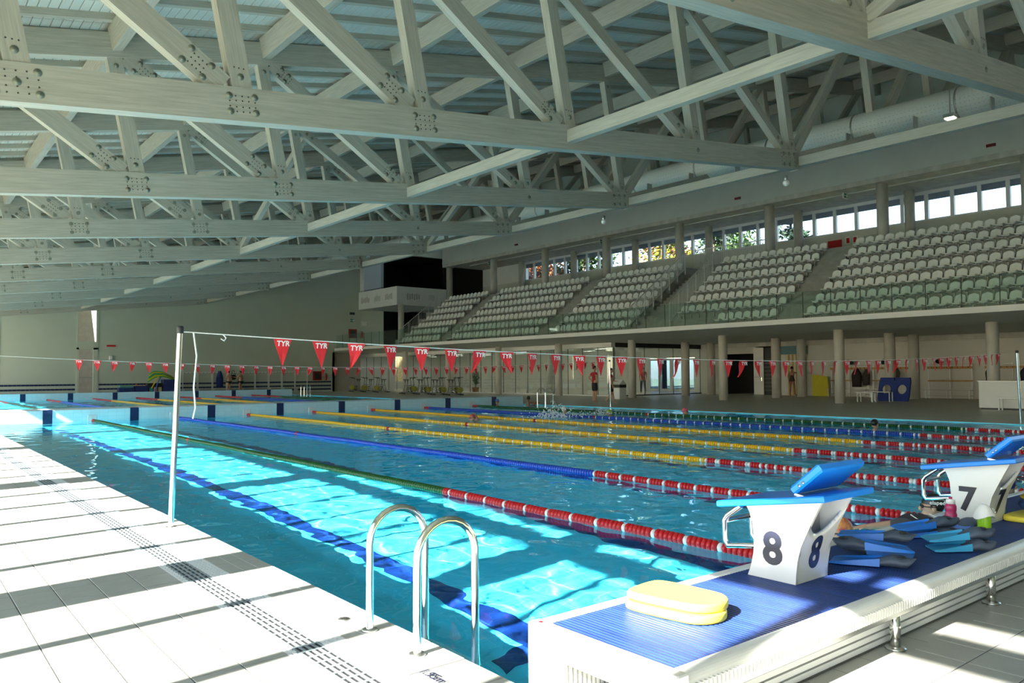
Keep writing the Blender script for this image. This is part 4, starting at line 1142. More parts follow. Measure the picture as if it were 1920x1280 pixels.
for k in range(7):
    x = ROPEX[k]; c = ROPEC[k]
    t = thing('lane_rope', ROPEN[k], 'lane rope', (x, 0, 0.0), group='lane ropes before the bulkhead')
    MB().tube([(0, YN, 0.0), (0, 12, -0.004), (0, YB0 - 0.02, 0.0)], 0.008, 6).build('cable', M['white_pl'], t)
    run = MB(); y = YN + 0.12; i = 0; nf = 0
    lim = (14.7 - x * 0.627) / 0.779 if k else 11.5
    while y < YB0 - 0.1:
        col = 'red' if y < 7.89 or y > YB0 - 0.45 else c
        if abs(y - (YN + 15.2)) < 0.06: col = 'red'
        if (y < 7.89 and i % (5 if k else 7) == 0) or (k >= 2 and i % 6 == 0 and y < 20): col = 'white_pl'
        z = 0.004 * math.sin(y * 1.7 + k)
        if y < lim and nf < 290:
            link('float', fb_[col], t, (0.003 * math.sin(9 * y), y, z)); nf += 1
        else:
            run.cm = CI[col]; run.lathe(wprof if col == 'white_pl' else fprof, 8, (0, y, z), 'y')
        y += 0.05; i += 1
    run.build('float_run', CMATS, t, 'stuff')
for k in range(7):
    x = ROPEX[k]; c = ROPEC[k]
    t = thing('lane_rope', {'green': 'distant green lane rope behind the bulkhead, ', 'blue': 'distant blue lane rope behind the bulkhead, ', 'yellow': 'distant yellow lane rope behind the bulkhead, '}[c] + ['along the sunny edge', 'second from the sunny edge', 'third from the sunny edge', 'in the middle', 'third from the stands', 'second from the stands', 'along the stands'][k], 'lane rope', (x, 0, 0), group='lane ropes behind the bulkhead')
    run = MB(); y = YB1 + 0.1
    while y < YF - 0.1:
        run.cm = CI['red' if y > YF - 5.2 else c]
        run.lathe([(0.02, -0.075), (0.054, -0.06), (0.056, 0.06), (0.02, 0.075)], 7, (0, y, 0.0), 'y'); y += 0.15
    run.build('float_run', CMATS, t, 'stuff')
    MB().tube([(0, YB1, 0.0), (0, YF, 0.0)], 0.008, 5).build('cable', M['white_pl'], t)

# ------------------------------------------------------------------ backstroke pennants
def text_mesh(name, s, size, m, extrude=0.0, offset=0.0, shear=0.0, align='CENTER'):
    cu = bpy.data.curves.new('tmp_text', 'FONT'); cu.body = s; cu.size = size; cu.extrude = extrude; cu.offset = offset; cu.shear = shear
    cu.align_x = align; cu.align_y = 'CENTER'; cu.resolution_u = 4
    o = bpy.data.objects.new('tmp_text', cu); COL.objects.link(o)
    dg = bpy.context.evaluated_depsgraph_get(); me = bpy.data.meshes.new_from_object(o.evaluated_get(dg))
    bpy.data.objects.remove(o); bpy.data.curves.remove(cu)
    me.name = name; me.materials.clear(); me.materials.append(m)
    return me
tyr = text_mesh('lettering', 'TYR', 0.076, M['letter'], extrude=0.0005, offset=0.0020, shear=0.1)
def pennant_mesh(lean, fold):
    b = MB(); n = 6; rings = []
    for j in range(n + 1):
        t = j / n; w = 0.095 * (1 - t) + 0.004; z = -0.27 * t
        cx = lean * t * t * 0.12; dy = fold * 0.05 * math.sin(2.2 * t) + 0.012 * fold * math.sin(7 * t)
        rings.append([(cx - w, dy - 0.0008, z), (cx, dy + fold * 0.02 * t - 0.0008, z), (cx + w, dy - 0.0008, z), (cx + w, dy + 0.0008, z), (cx, dy + fold * 0.02 * t + 0.0008, z), (cx - w, dy + 0.0008, z)])
    b.cs = False; b.loft(rings); return b.mesh('pennant', M['flag'])
PEN = [pennant_mesh(l, f) for l, f in ((0, 0.4), (0.3, -0.5), (-0.5, 0.8), (0.1, 0.2), (-0.2, -0.3), (0.75, 0.6), (-0.8, 1.0))]
def pennant_line(y, x0, x1, zs, step, xs, label, seed):
    rnd = random.Random(seed)
    def zc(x):
        u = (x - x0) / (x1 - x0); return zs[0] * (1 - u) + zs[2] * u - zs[1] * 4 * u * (1 - u)
    t = thing('pennant_line', label, 'flag line', (x0, y, 0))
    pts = [(i * (x1 - x0) / 40, 0, zc(x0 + i * (x1 - x0) / 40)) for i in range(41)]
    MB().tube(pts, 0.006, 6).build('cord', M['cord'], t)
    x = xs; i = 0
    while x < x1 - 0.6:
        p = link('pennant', PEN[[0, 3, 2, 4, 0, 3, 6, 5, 4, 0, 1, 3, 0][i % 13] if i < 40 else rnd.randrange(7)], t, (x - x0, 0, zc(x) - 0.004), rot=(rnd.uniform(-0.05, 0.05), 0, rnd.uniform(-0.25, 0.25)))
        link('lettering', tyr, p, (-0.008, -0.02, -0.05), rot=(math.pi / 2, 0, 0))
        x += step; i += 1
    return t
pl = pennant_line(7.75, 2.2, 23.1, (1.83, 0.255, 1.88), 0.42, 3.21, 'red and white pennant line strung over the blue and red rope change', 3)
MB().tube([(0.12, 0, 1.82), (0.15, 0.0, 1.6), (0.12, -0.02, 1.3), (0.14, -0.01, 1.1), (0.12, 0, 1.0)], 0.008, 6).build('loose_end', M['cord'], pl)
MB().tube([(0.40, 0, 1.81), (0.43, 0, 1.78), (0.41, 0, 1.75), (0.38, 0, 1.77)], 0.006, 6).build('knot', M['cord'], pl)
pennant_line(22.6, 2.2, 23.35, (1.92, 0.27, 1.89), 0.42, 3.93, 'red and white pennant line strung over the lanes close to the bulkhead', 4)
def pole(x, y, top, lean, label, r=0.024):
    t = thing('pennant_pole', label, 'pole', (x, y, 0))
    MB().tube([(0, 0, 0), (lean[0], lean[1], top - 0.05)], r, 14).build('shaft', M['steel'], t)
    MB().lathe([(0.0, 0), (r * 1.25, 0.0), (r * 1.25, 0.06), (r, 0.07), (0.0, 0.07)], 12, (lean[0], lean[1], top - 0.06)).build('cap', M['black'], t)
    MB().lathe([(0.0, 0), (r * 2.0, 0), (r * 1.8, 0.008), (0, 0.01)], 14).build('base_ring', M['steel_rough'], t)
pole(2.13, 7.75, 1.87, (0.06, -0.02), 'steel pennant pole standing on the sunlit deck edge', 0.026)
pole(23.38, 7.72, 1.92, (-0.12, 0.0), 'steel pennant pole on the stands side deck near the counter', 0.03)
pole(23.42, 22.65, 1.93, (-0.04, 0.0), 'steel pennant pole on the stands side deck in front of the lifeguards', 0.03)

# ------------------------------------------------------------------ ladders
def hoop(dx, h, depth, drop):
    """rail: foot on deck at x=0, arch to x=dx, then down into the water"""
    pts = [(0, 0, 0.0), (0, 0, h - dx / 2)]
    for i in range(1, 12):
        a = math.pi - math.pi * i / 12; pts.append((dx / 2 + dx / 2 * math.cos(a), 0, h - dx / 2 + dx / 2 * math.sin(a)))
    pts += [(dx, 0, h - dx / 2), (dx, 0, -drop)]
    return pts
def ladder(x, y, gap, dx, h, label, sgn=1, r=0.021, group=None):
    t = thing('pool_ladder', label, 'pool ladder', (x, y, 0), group=group)
    for i in range(2):
        pts = [(p[0] * sgn, i * gap, p[2]) for p in hoop(dx, h, 0, 1.2)]
        rl = MB().tube(pts, r, 12).build('rail', M['steel'], t)
        MB().lathe([(0.0, 0.0), (r * 2.2, 0), (r * 2.0, 0.012), (r, 0.016)], 14, (0, i * gap, 0.004)).build('flange', M['steel_rough'], rl)
    for j in range(3):
        MB().box(sgn * dx - 0.04, sgn * dx + 0.04, 0, gap, -0.35 - 0.3 * j, -0.32 - 0.3 * j).build('tread', M['steel_rough'], t)
ladder(2.12, 3.41, 0.49, 0.36, 0.655, 'polished steel pool ladder with twin arched rails on the sunlit deck')
ladder(23.42, 26.2, 0.55, 0.45, 0.75, 'steel pool ladder by the bulkhead on the stands side', -1, 0.022)
ladder(23.42, 51.7, 0.55, 0.45, 0.75, 'steel pool ladder of the distant pool half on the stands side', -1, 0.022)
# small deck inlet cover and depth mark
dc = thing('inlet_cover', 'small round dark inlet cover in the sunlit deck tiles', 'deck cover', (2.1, 4.17, 0.004))
MB().lathe([(0, 0), (0.035, 0), (0.033, 0.006), (0, 0.006)], 14).build('ring', M['steel_rough'], dc)
MB().box(-0.02, 0.02, -0.006, 0.006, 0.006, 0.008).build('slot', M['black'], dc)
dm = text_mesh('depth_mark', '1.95m', 0.075, M['ink'], extrude=0.0006, offset=0.001)
o = tag(link('depth_mark', dm, None, (2.03, 3.13, 0.0065), (0, 0, math.radians(-90))), 'black painted 1.95m depth mark on the deck edge tiles', 'marking')

# ------------------------------------------------------------------ starting platform
PZ, PY0, PY1 = 0.30, 1.88, 2.72
pf = thing('starting_platform', 'raised blue slatted starting platform with white ribbed edge', 'platform', (XE, PY0, 0))
PL = XR - XE + 2
W = PY1 - PY0
sl = MB(); x = 0.064
while x < 12:
    sl.bbox(x, x + 0.0195, 0.07, W - 0.062, PZ - 0.014, PZ - 0.001, 0.003); x += 0.0245
sl.build('slat_deck', M['deckblue'], pf, 'stuff')
MB().box(0.02, PL, 0.06, W - 0.06, PZ - 0.08, PZ - 0.014).build('under_board', M['navy'], pf)
MB().box(0.3, PL, 0.15, 0.17, 0.0, PZ - 0.1).build('back_panel', M['grey_metal'], pf)
MB().bbox(0, PL, W - 0.062, W, PZ - 0.14, PZ + 0.004, 0.006).build('pool_edge', M['deckwhite'], pf)
def bullnose(L):
    prof = []
    for i in range(9):
        a = math.pi / 2 + math.pi / 2 * i / 8; prof.append((0.07 + 0.055 * math.cos(a), PZ - 0.055 + 0.058 * math.sin(a)))
    prof += [(0.012, PZ - 0.10), (0.07, PZ - 0.10)]
    return prof
b = MB(); b.cs = False; b.prism(bullnose(PL), 0, PL, 'yz'); b.build('deck_edge', M['deckwhite'], pf)
rb = MB(); x = 0.06
while x < 9: rb.box(x, x + 0.012, 0.004, 0.05, PZ - 0.095, PZ - 0.048); x += 0.026
rb.build('edge_rib', M['deckwhite'], pf, 'stuff')
MB().bbox(-0.004, 0.062, 0, W, PZ - 0.12, PZ + 0.004, 0.006).build('end_edge', M['deckwhite'], pf)
rb = MB(); y = 0.1
while y < W - 0.15: rb.box(-0.010, 0.0, y, y + 0.010, PZ - 0.11, PZ - 0.03); y += 0.022
rb.build('end_rib', M['deckwhite'], pf, 'stuff')
MB().bbox(-0.012, 0.064, W - 0.10, W + 0.002, 0.0, PZ + 0.0065, 0.006).build('corner_leg', M['deckwhite'], pf)
MB().bbox(0, 0.06, 0, 0.08, 0, PZ - 0.1, 0.006).build('corner_leg', M['deckwhite'], pf)
MB().box(0.0, PL, 0.02, 0.05, PZ - 0.125, PZ - 0.10).build('rail', M['steel_rough'], pf)
rb = MB(); x = 0.065
while x < 6: rb.box(x, x + 0.014, W - 0.16, W - 0.14, 0.0, PZ - 0.1); x += 0.028
rb.box(0.05, PL, W - 0.138, W - 0.11, 0, PZ - 0.08)
rb.build('under_grille', M['deckwhite'], pf, 'stuff')
for i in range(5): MB().box(0.3, PL, 0.12, 0.14, 0.01 + 0.036 * i, 0.036 + 0.036 * i).build('louvre', M['white_metal'], pf)
for i in range(8):
    x = 4.05 - 1.23 + 1.23 * i - XE + 0.0
    if i == 0: continue
    lg = MB().lathe([(0.026, 0.0), (0.026, PZ - 0.1)], 16, (x, 0.055, 0)).build('leg', M['steel'], pf)
    MB().lathe([(0.0, 0), (0.052, 0), (0.05, 0.008), (0.03, 0.014), (0.0, 0.014)], 18, (x, 0.055, 0)).build('foot_plate', M['steel_rough'], lg)
MB().lathe([(0.002, 0), (0.010, 0), (0.010, 0.003), (0.002, 0.003)], 10, (0.026, W - 0.045, PZ + 0.0062)).build('screw', M['red'], pf)

# ------------------------------------------------------------------ starting blocks
num = {c: text_mesh('numeral', c, 0.235, M['ink'], extrude=0.001, offset=0.008) for c in '87'}
def start_block(xc, digit, label):
    t = thing('starting_block', label, 'starting block', (xc, 2.44, PZ))
    hw = 0.157
    front = [(0.145, 0.0), (0.125, 0.05), (0.108, 0.12), (0.10, 0.2), (0.108, 0.29), (0.128, 0.345), (0.15, 0.38)]
    rear = [(-0.30, 0.445), (-0.255, 0.36), (-0.215, 0.28), (-0.178, 0.2), (-0.158, 0.12), (-0.148, 0.05), (-0.145, 0.0)]
    prof = front + rear
    # left and right cheeks plus a rear skin with a scooped opening
    b = MB(); th = 0.02
    for s in (-1, 1):
        b.prism(prof, s * hw, s * (hw - th), 'yz')
    fr = MB()
    def skin(line, inset, jmax):
        rings = []
        for (y, z) in line: rings.append([(-hw + 0.002, y, z), (hw - 0.002, y, z), (hw - 0.002, y + inset, z), (-hw + 0.002, y + inset, z)])
        return rings
    b.cs = True
    b.loft(skin(front, -0.02, 0))
    b.cs = False
    # rear skin: columns with varying height give the curved scoop
    n = 16; rl = list(reversed(rear))
    def rear_y(z):
        for (y0, z0), (y1, z1) in zip(rl[:-1], rl[1:]):
            if z <= z1: return y0 + (y1 - y0) * (z - z0) / (z1 - z0)
        return rl[-1][0]
    for i in range(n):
        xa, xb = -hw + 2 * hw * i / n, -hw + 2 * hw * (i + 1) / n
        def top(x):
            u = x / hw; return 0.262 + 0.10 * abs(u) ** 2.2 + 0.035 * u
        m = 8
        vs = []
        for j in range(m + 1):
            za, zc_ = top(xa) * j / m, top(xb) * j / m
            vs += [(xa, rear_y(za), za), (xb, rear_y(zc_), zc_), (xb, rear_y(zc_) + 0.02, zc_), (xa, rear_y(za) + 0.02, za)]
        fs = []
        for j in range(m):
            a = j * 4; fs += [(a, a + 1, a + 5, a + 4), (a + 3, a + 7, a + 6, a + 2)]
        fs += [(m * 4, m * 4 + 1, m * 4 + 2, m * 4 + 3)]
        b.cs = True; b.add(vs, fs); b.cs = False
    b.build('body', M['block'], t)
    MB().prism([(-0.14, 0.0), (0.09, 0.0), (0.085, 0.36), (-0.12, 0.40)], -hw + 0.03, hw - 0.03, 'yz').build('core', M['grey_metal'], t)
    # tilted blue plate
    th = 0.034
    p = MB(); y0, z0, y1, z1 = 0.272, 0.362, -0.37, 0.462
    d = Vector((0, y1 - y0, z1 - z0)).normalized(); nrm = Vector((0, -d.z, d.y)); nrm = nrm if nrm.z > 0 else -nrm
    bev = 0.012
    def plate(mb, a, c, hw_, th_, bev_):
        a = Vector((0, *a)); c = Vector((0, *c)); dd = (c - a).normalized(); nn = Vector((0, -dd.z, dd.y)); nn = nn if nn.z > 0 else -nn
        def ring(ins, o):
            A = a + dd * ins; Cc = c - dd * ins; h = hw_ - ins; k = 0.02
            pts = []
            for (base, sx, sd) in ((A, -1, 1), (A, 1, 1), (Cc, 1, -1), (Cc, -1, -1)):
                pts.append(base + Vector((sx * h, 0, 0)) + nn * o)
            return pts
        mb.loft([ring(bev_, 0), ring(0, bev_), ring(0, th_ - bev_), ring(bev_, th_)])
    plate(p, (y0, z0), (y1, z1), 0.25, th, 0.006)
    p.build('foot_plate', M['block_blue'], t)
    k = MB(); plate(k, (-0.185, 0.478), (-0.345, 0.615), 0.215, 0.045, 0.010)
    kw = k.build('kick_wedge', M['block_blue'], t)
    br = MB(); br.prism([(-0.27, 0.452), (-0.165, 0.472), (-0.172, 0.482), (-0.275, 0.466)], -0.19, 0.19, 'yz'); br.build('wedge_bracket', M['steel_rough'], t)
    for (y, z) in ((-0.235, 0.545), (-0.215, 0.528)):
        MB().lathe([(0.0, -0.006), (0.008, -0.006), (0.008, 0.0)], 8, (-0.215, y, z), 'x').build('bolt', M['steel'], kw)
    # grab rails towards the water
    for s in (-1, 1):
        MB().tube([(s * 0.13, 0.20, 0.365), (s * 0.13, 0.29, 0.30), (s * 0.13, 0.31, 0.27), (s * 0.13, 0.31, 0.16), (s * 0.13, 0.29, 0.13), (s * 0.13, 0.10, 0.16)], 0.016, 12).build('grab_rail', M['steel'], t)
    MB().tube([(-0.13, 0.30, 0.27), (0.13, 0.30, 0.27)], 0.014, 12).build('backstroke_bar', M['steel'], t)
    link('numeral', num[digit], t, (-hw - 0.0015, -0.012, 0.16), (math.pi / 2, 0, -math.pi / 2))
    nm_ = num[digit].copy()
    for v in nm_.vertices:                       # wrap the second numeral onto the curved rear face
        z = 0.145 + v.co.y; v.co = (0.0 + v.co.x * 0.85, rear_y(z) - 0.0025 - v.co.z, z)
    link('numeral', nm_, t)
    return t
start_block(3.89, '8', 'white starting block with blue tilted plate, numbered 8')
start_block(6.40, '7', 'white starting block with blue tilted plate, numbered 7, beside the green bottle')
# ------------------------------------------------------------------ swim gear on the platform
def kickboard_outline(L, W):
    pts = [(-W / 2, 0.05), (-W / 2 + 0.03, 0.0), (W / 2 - 0.03, 0.0), (W / 2, 0.05)]
    for i in range(0, 9):
        a = math.pi * i / 8; pts.append((W / 2 * 0.92 * math.cos(a), L - 0.12 + 0.12 * math.sin(a)))
    q = pts[:4] + [(W / 2, L * 0.45), (W / 2 * 0.94, L * 0.62)] + pts[4:] + [(-W / 2 * 0.94, L * 0.62), (-W / 2, L * 0.45)]
    for _ in range(2):                               # round the outline off
        r_ = []
        for a, c in zip(q, q[1:] + q[:1]): r_ += [(0.75 * a[0] + 0.25 * c[0], 0.75 * a[1] + 0.25 * c[1]), (0.25 * a[0] + 0.75 * c[0], 0.25 * a[1] + 0.75 * c[1])]
        q = r_
    return q
def foam_slab(mb, outline, z0, z1, b):
    cx = sum(p[0] for p in outline) / len(outline); cy = sum(p[1] for p in outline) / len(outline)
    def ring(k, z): return [(cx + (p[0] - cx) * k, cy + (p[1] - cy) * k, z) for p in outline]
    mb.cs = True; mb.loft([ring(0.95, z0), ring(0.985, z0 + b * 0.3), ring(1, z0 + b), ring(1, z1 - b), ring(0.985, z1 - b * 0.3), ring(0.95, z1)], False, False); mb.cs = False; mb.add(ring(0.95, z0), [tuple(range(len(outline) - 1, -1, -1))]); mb.add(ring(0.95, z1), [tuple(range(len(outline)))])
def kickboard(x, y, z, rz, label, m, L=0.46, W=0.29, th=0.04):
    t = thing('kickboard', label, 'kickboard', (x, y, z), rz)
    b = MB(); foam_slab(b, kickboard_outline(L, W), 0, th, 0.01); b.build('body', m, t)
    return t
kickboard(2.885, 2.62, PZ + 0.001, math.radians(186), 'lower yellow foam kickboard of the stacked pair on the platform corner', M['kick'])
kickboard(2.90, 2.63, PZ + 0.042, math.radians(188), 'upper yellow foam kickboard of the stacked pair on the platform corner', M['kick'])
kickboard(6.47, 2.15, PZ + 0.001, math.radians(-90), 'yellow foam kickboard lying flat beside block 7', M['kick'])
M['fin_blue'] = mat('fin_blade_blue', (0.012, 0.16, 0.60), 0.4, var=0.1)
M['fin_pale'] = mat('fin_blade_pale', (0.03, 0.30, 0.55), 0.4, var=0.1)
M['fin_grey'] = mat('fin_rubber_grey', (0.055, 0.075, 0.115), 0.55, var=0.15)
M['fin_navy'] = mat('fin_rubber_navy', (0.02, 0.05, 0.16), 0.5, var=0.15)
def fin_meshes(blade_m):
    bl = MB(); rings = []
    for i in range(9):
        t = i / 8; y = 0.15 + 0.29 * t; w = 0.062 + 0.045 * t - 0.02 * max(0, t - 0.85) / 0.15; th = 0.016 * (1 - t) + 0.004; z = 0.028 - 0.02 * t
        rings.append([(-w, y, z - th), (-w * 0.9, y, z + th * 1.4), (-w * 0.75, y, z + th * 0.5), (w * 0.75, y, z + th * 0.5), (w * 0.9, y, z + th * 1.4), (w, y, z - th), (0, y, z - th * 0.9)])
    bl.loft(rings); blade = bl.mesh('blade', blade_m)
    pk = MB(); rings = []
    for i in range(10):
        t = i / 9; y = -0.02 + 0.24 * t
        w = 0.05 + 0.012 * math.sin(math.pi * t); h = (0.075 if t < 0.35 else 0.085) * (1 - 0.72 * max(0, t - 0.35) / 0.65)
        ring = []
        for k in range(12):
            a = 2 * math.pi * k / 12; zz = math.sin(a)
            ring.append((w * math.cos(a), y - (0.03 * zz if t < 0.15 else 0), 0.004 + h * (zz * 0.5 + 0.5) * (0.85 if t < 0.3 else 1)))
        rings.append(ring)
    pk.cs = True; pk.loft(rings); pocket = pk.mesh('foot_pocket', M['fin_grey'])
    op = MB(); op.lathe([(0.0, 0.0), (0.036, 0.002), (0.042, 0.006), (0.03, 0.012), (0.0, 0.004)], 12, (0, 0.045, 0.062)); opening = op.mesh('foot_opening', M['black'])
    return blade, pocket, opening
FIN = {'blue': fin_meshes(M['fin_blue']), 'pale': fin_meshes(M['fin_pale'])}
def fin(heel, tip, z, label, kind='blue', tilt=0.0, roll=0.0, group=None):
    d = Vector((tip[0] - heel[0], tip[1] - heel[1], 0)); rz = math.atan2(-d.x, d.y)
    t = thing('swim_fin', label, 'swim fin', (heel[0], heel[1], z), rz, group=group)
    t.rotation_euler = (tilt, roll, rz); t.scale = (0.92, d.length / 0.45, 0.92)
    for n_, me in zip(('blade', 'foot_pocket', 'foot_opening'), FIN[kind]): link(n_, me, t)
fin((4.50, 2.07), (4.37, 2.46), PZ + 0.002, 'blue swim fin lying at the bottom of the crossed pile beside block 8')
fin((4.39, 2.42), (4.65, 2.11), PZ + 0.075, 'blue swim fin pointing the opposite way on the crossed pile beside block 8')
fin((4.63, 2.50), (4.74, 2.14), PZ + 0.010, 'blue swim fin under the topmost fin near the pink capped swimmer')
fin((4.80, 2.20), (4.66, 2.57), PZ + 0.080, 'topmost blue swim fin of the pile near the pink capped swimmer', tilt=0.05)
fin((5.58, 2.24), (5.35, 2.55), PZ + 0.002, 'blue swim fin below the pink bottle, lower of two')
fin((5.59, 2.27), (5.31, 2.53), PZ + 0.070, 'blue swim fin below the pink bottle, upper of two', tilt=-0.05)
fin((6.06, 2.33), (5.66, 2.31), PZ + 0.002, 'blue swim fin lying behind the green bottle', 'blue')
fin((5.33, 1.955), (5.09, 2.21), PZ + 0.002, 'pale blue swim fin lying by the ribbed edge, lower of two', 'pale')
fin((5.37, 1.975), (5.11, 2.25), PZ + 0.070, 'pale blue swim fin lying by the ribbed edge, upper of two', 'pale', tilt=-0.05)
# striped dark bag behind the pink bottle
sg = thing('gear_bag', 'flat dark grey gear bag with white stripes behind the pink bottle', 'bag', (5.80, 2.59, PZ + 0.004), math.radians(-8))
b = MB(); rings = []
for i in range(8):
    t = i / 7; x = -0.17 + 0.34 * t; h = 0.075 * math.sin(math.pi * (0.25 + 0.7 * t)) + 0.02; w = 0.10
    rings.append([(x, -w, 0.0), (x, -w * 0.9, h * 0.75), (x, -w * 0.3, h), (x, w * 0.4, h * 0.95), (x, w, h * 0.5), (x, w, 0.0)])
b.loft(rings); b.build('body', mat('bag_grey', (0.03, 0.03, 0.035), 0.7, var=0.2), sg)
for k in range(4):
    MB().tube([(-0.12 + 0.075 * k, -0.103, 0.008), (-0.11 + 0.075 * k, -0.096, 0.055), (-0.13 + 0.075 * k, -0.03, 0.097 - 0.006 * k)], 0.004, 5).build('stripe', M['letter'], sg)
MB().bbox(-0.18, 0.0, -0.13, -0.10, 0, 0.03, 0.008).build('blue_trim', M['fin_blue'], sg)
def bottle(x, y, label, body_m, cap_m, h, r, neck=True):
    t = thing('drink_bottle', label, 'bottle', (x, y, PZ))
    MB().lathe([(0, 0), (r * 0.92, 0), (r, 0.01), (r, h * 0.42), (r * 0.86, h * 0.5), (r * 0.95, h * 0.58), (r * 0.95, h * 0.70), (r * 0.72, h * 0.78), (0, h * 0.78)], 18).build('body', body_m, t)
    MB().lathe([(0, 0), (r * 0.76, 0), (r * 0.74, h * 0.13), (r * 0.4, h * 0.16), (0, h * 0.16)], 16, (0, 0, h * 0.77)).build('cap', cap_m, t)
    MB().lathe([(0, 0), (r * 0.3, 0), (r * 0.3, h * 0.07), (0, h * 0.08)], 12, (0, 0, h * 0.92)).build('spout', body_m, t)
    return t
bottle(5.95, 2.425, 'pink drink bottle with white cap standing by the fins', mat('pink_plastic', (0.38, 0.02, 0.10), 0.3), M['white_pl'], 0.215, 0.04)
gb = thing('drink_bottle', 'bright green drink bottle with a white swim cap draped over its top', 'bottle', (5.79, 2.15, PZ))
MB().lathe([(0, 0), (0.036, 0), (0.042, 0.02), (0.042, 0.15), (0.038, 0.165), (0.03, 0.17), (0, 0.17)], 18).build('body', mat('lime_plastic', (0.26, 0.55, 0.01), 0.3), gb)
b = MB(); rings = []
for i in range(8):
    t = i / 7; r = 0.006 + 0.062 * t; z = 0.215 - 0.085 * t * t
    rings.append([(r * math.cos(a) * (1 + 0.18 * t * math.sin(2 * a + 0.6)), r * math.sin(a), z - 0.015 * t * math.cos(a * 2 + 1)) for a in [2 * math.pi * k / 16 for k in range(16)]])
b.cs = True; b.loft(rings, True, False)
capo = b.build('swim_cap_cover', M['white_pl'], gb)
link('cap_lettering', text_mesh('cap_lettering', "Cs", 0.05, M['ink'], extrude=0.0008, offset=0.001), capo, (0.012, -0.058, 0.175), (math.radians(62), 0, math.radians(10)))
tb_ = thing('turquoise_board', 'small turquoise pull buoy standing against block 7', 'pull buoy', (6.66, 2.38, PZ))
foam = MB(); foam.lathe([(0, 0), (0.05, 0), (0.06, 0.03), (0.05, 0.09), (0.05, 0.13), (0.06, 0.19), (0.05, 0.215), (0, 0.215)], 14); foam.build('body', mat('turquoise_foam', (0.02, 0.27, 0.36), 0.5), tb_)
nb = thing('gear_bundle', 'navy swim bag with yellow flap lying on the yellow kickboard', 'bag', (6.80, 2.15, PZ + 0.043))
b = MB(); b.ellipsoid((0, 0, 0.066), (0.2, 0.12, 0.065), 16, 8); b.build('body', M['fin_navy'], nb)
b = MB(); b.ellipsoid((0.02, 0, 0.118), (0.2, 0.11, 0.03), 16, 6); b.build('flap', mat('amber_cloth', (0.62, 0.42, 0.01), 0.6), nb)

# ------------------------------------------------------------------ people
def skinned(chains, smooth_levels=2):
    """chains: list of lists of (x,y,z,r); the first chain starts at the root; chains share points by equal coordinates"""
    bm = bmesh.new(); lay = bm.verts.layers.skin.verify(); idx = {}
    def V(p):
        k = (round(p[0], 4), round(p[1], 4), round(p[2], 4))
        if k not in idx:
            v = bm.verts.new(p[:3]); v[lay].radius = (p[3], p[3]); v[lay].use_root = (len(idx) == 0); idx[k] = v
        return idx[k]
    for c in chains:
        for a, b_ in zip(c[:-1], c[1:]):
            va, vb = V(a), V(b_)
            if va is not vb and not bm.edges.get((va, vb)): bm.edges.new((va, vb))
    me = bpy.data.meshes.new('tmp_skin'); bm.to_mesh(me); bm.free()
    o = bpy.data.objects.new('tmp_skin', me); COL.objects.link(o)
    sk = o.modifiers.new('skin', 'SKIN'); sk.use_smooth_shade = True; sk.branch_smoothing = 0.3
    ss = o.modifiers.new('sub', 'SUBSURF'); ss.levels = smooth_levels; ss.render_levels = smooth_levels
    dg = bpy.context.evaluated_depsgraph_get(); out = bpy.data.meshes.new_from_object(o.evaluated_get(dg))
    bpy.data.objects.remove(o); bpy.data.meshes.remove(me)
    return out
def mesh_to(mb, me):
    mb.cs = True; mb.add([tuple(v.co) for v in me.vertices], [tuple(p.vertices) for p in me.polygons]); mb.cs = False
    bpy.data.meshes.remove(me)
def head_into(mb, c, yaw, s=1.0, nose=True):
    """head with jaw, nose and ears around centre c, facing yaw (0 = +y)"""
    hb = MB(); hb.ellipsoid((0, 0, 0.015), (0.075, 0.093, 0.105), 18, 14); hb.ellipsoid((0, 0.028, -0.055), (0.055, 0.062, 0.065), 14, 10)
    hb.ellipsoid((0, 0.10, -0.015), (0.014, 0.02, 0.024), 8, 6); hb.ellipsoid((0, 0.085, -0.062), (0.026, 0.012, 0.009), 8, 6)
    for sx in (-1, 1): hb.ellipsoid((sx * 0.077, -0.005, -0.005), (0.012, 0.022, 0.032), 8, 6)
    ca, sa = math.cos(yaw), math.sin(yaw)
    mb.cs = True
    mb.add([(c[0] + s * (v[0] * ca - v[1] * sa), c[1] + s * (v[0] * sa + v[1] * ca), c[2] + s * v[2]) for v in hb.v], hb.f)
    mb.cs = False
def head_extra(parent, c, yaw, hair_m, kind='hair', s=1.0):
    """hair or cap, eyes"""
    ca, sa = math.cos(yaw), math.sin(yaw)
    def T(vs): return [(c[0] + s * (v[0] * ca - v[1] * sa), c[1] + s * (v[0] * sa + v[1] * ca), c[2] + s * v[2]) for v in vs]
    hb = MB(); hb.ellipsoid((0, -0.008, 0.035), (0.083, 0.100, 0.098), 20, 14)
    keep = []
    for f in hb.f:
        cy = sum(hb.v[i][1] for i in f) / len(f); cz = sum(hb.v[i][2] for i in f) / len(f)
        if kind == 'hair': ok = cz > 0.05 - cy * 0.0 if cy > 0.03 else cz > -0.06
        else: ok = cz > 0.045 if cy > 0.02 else cz > -0.02
        if ok: keep.append(f)
    m = MB(); m.cs = True; m.add(T(hb.v), keep); o = m.build('hair' if kind == 'hair' else 'swim_cap', hair_m, parent)
    e = MB()
    for sx in (-1, 1): e.ellipsoid((sx * 0.03, 0.085, 0.008), (0.013, 0.009, 0.009), 8, 6)
    m = MB(); m.cs = True; m.add(T(e.v), e.f); m.build('eyes', M['hair'], parent)
    return o
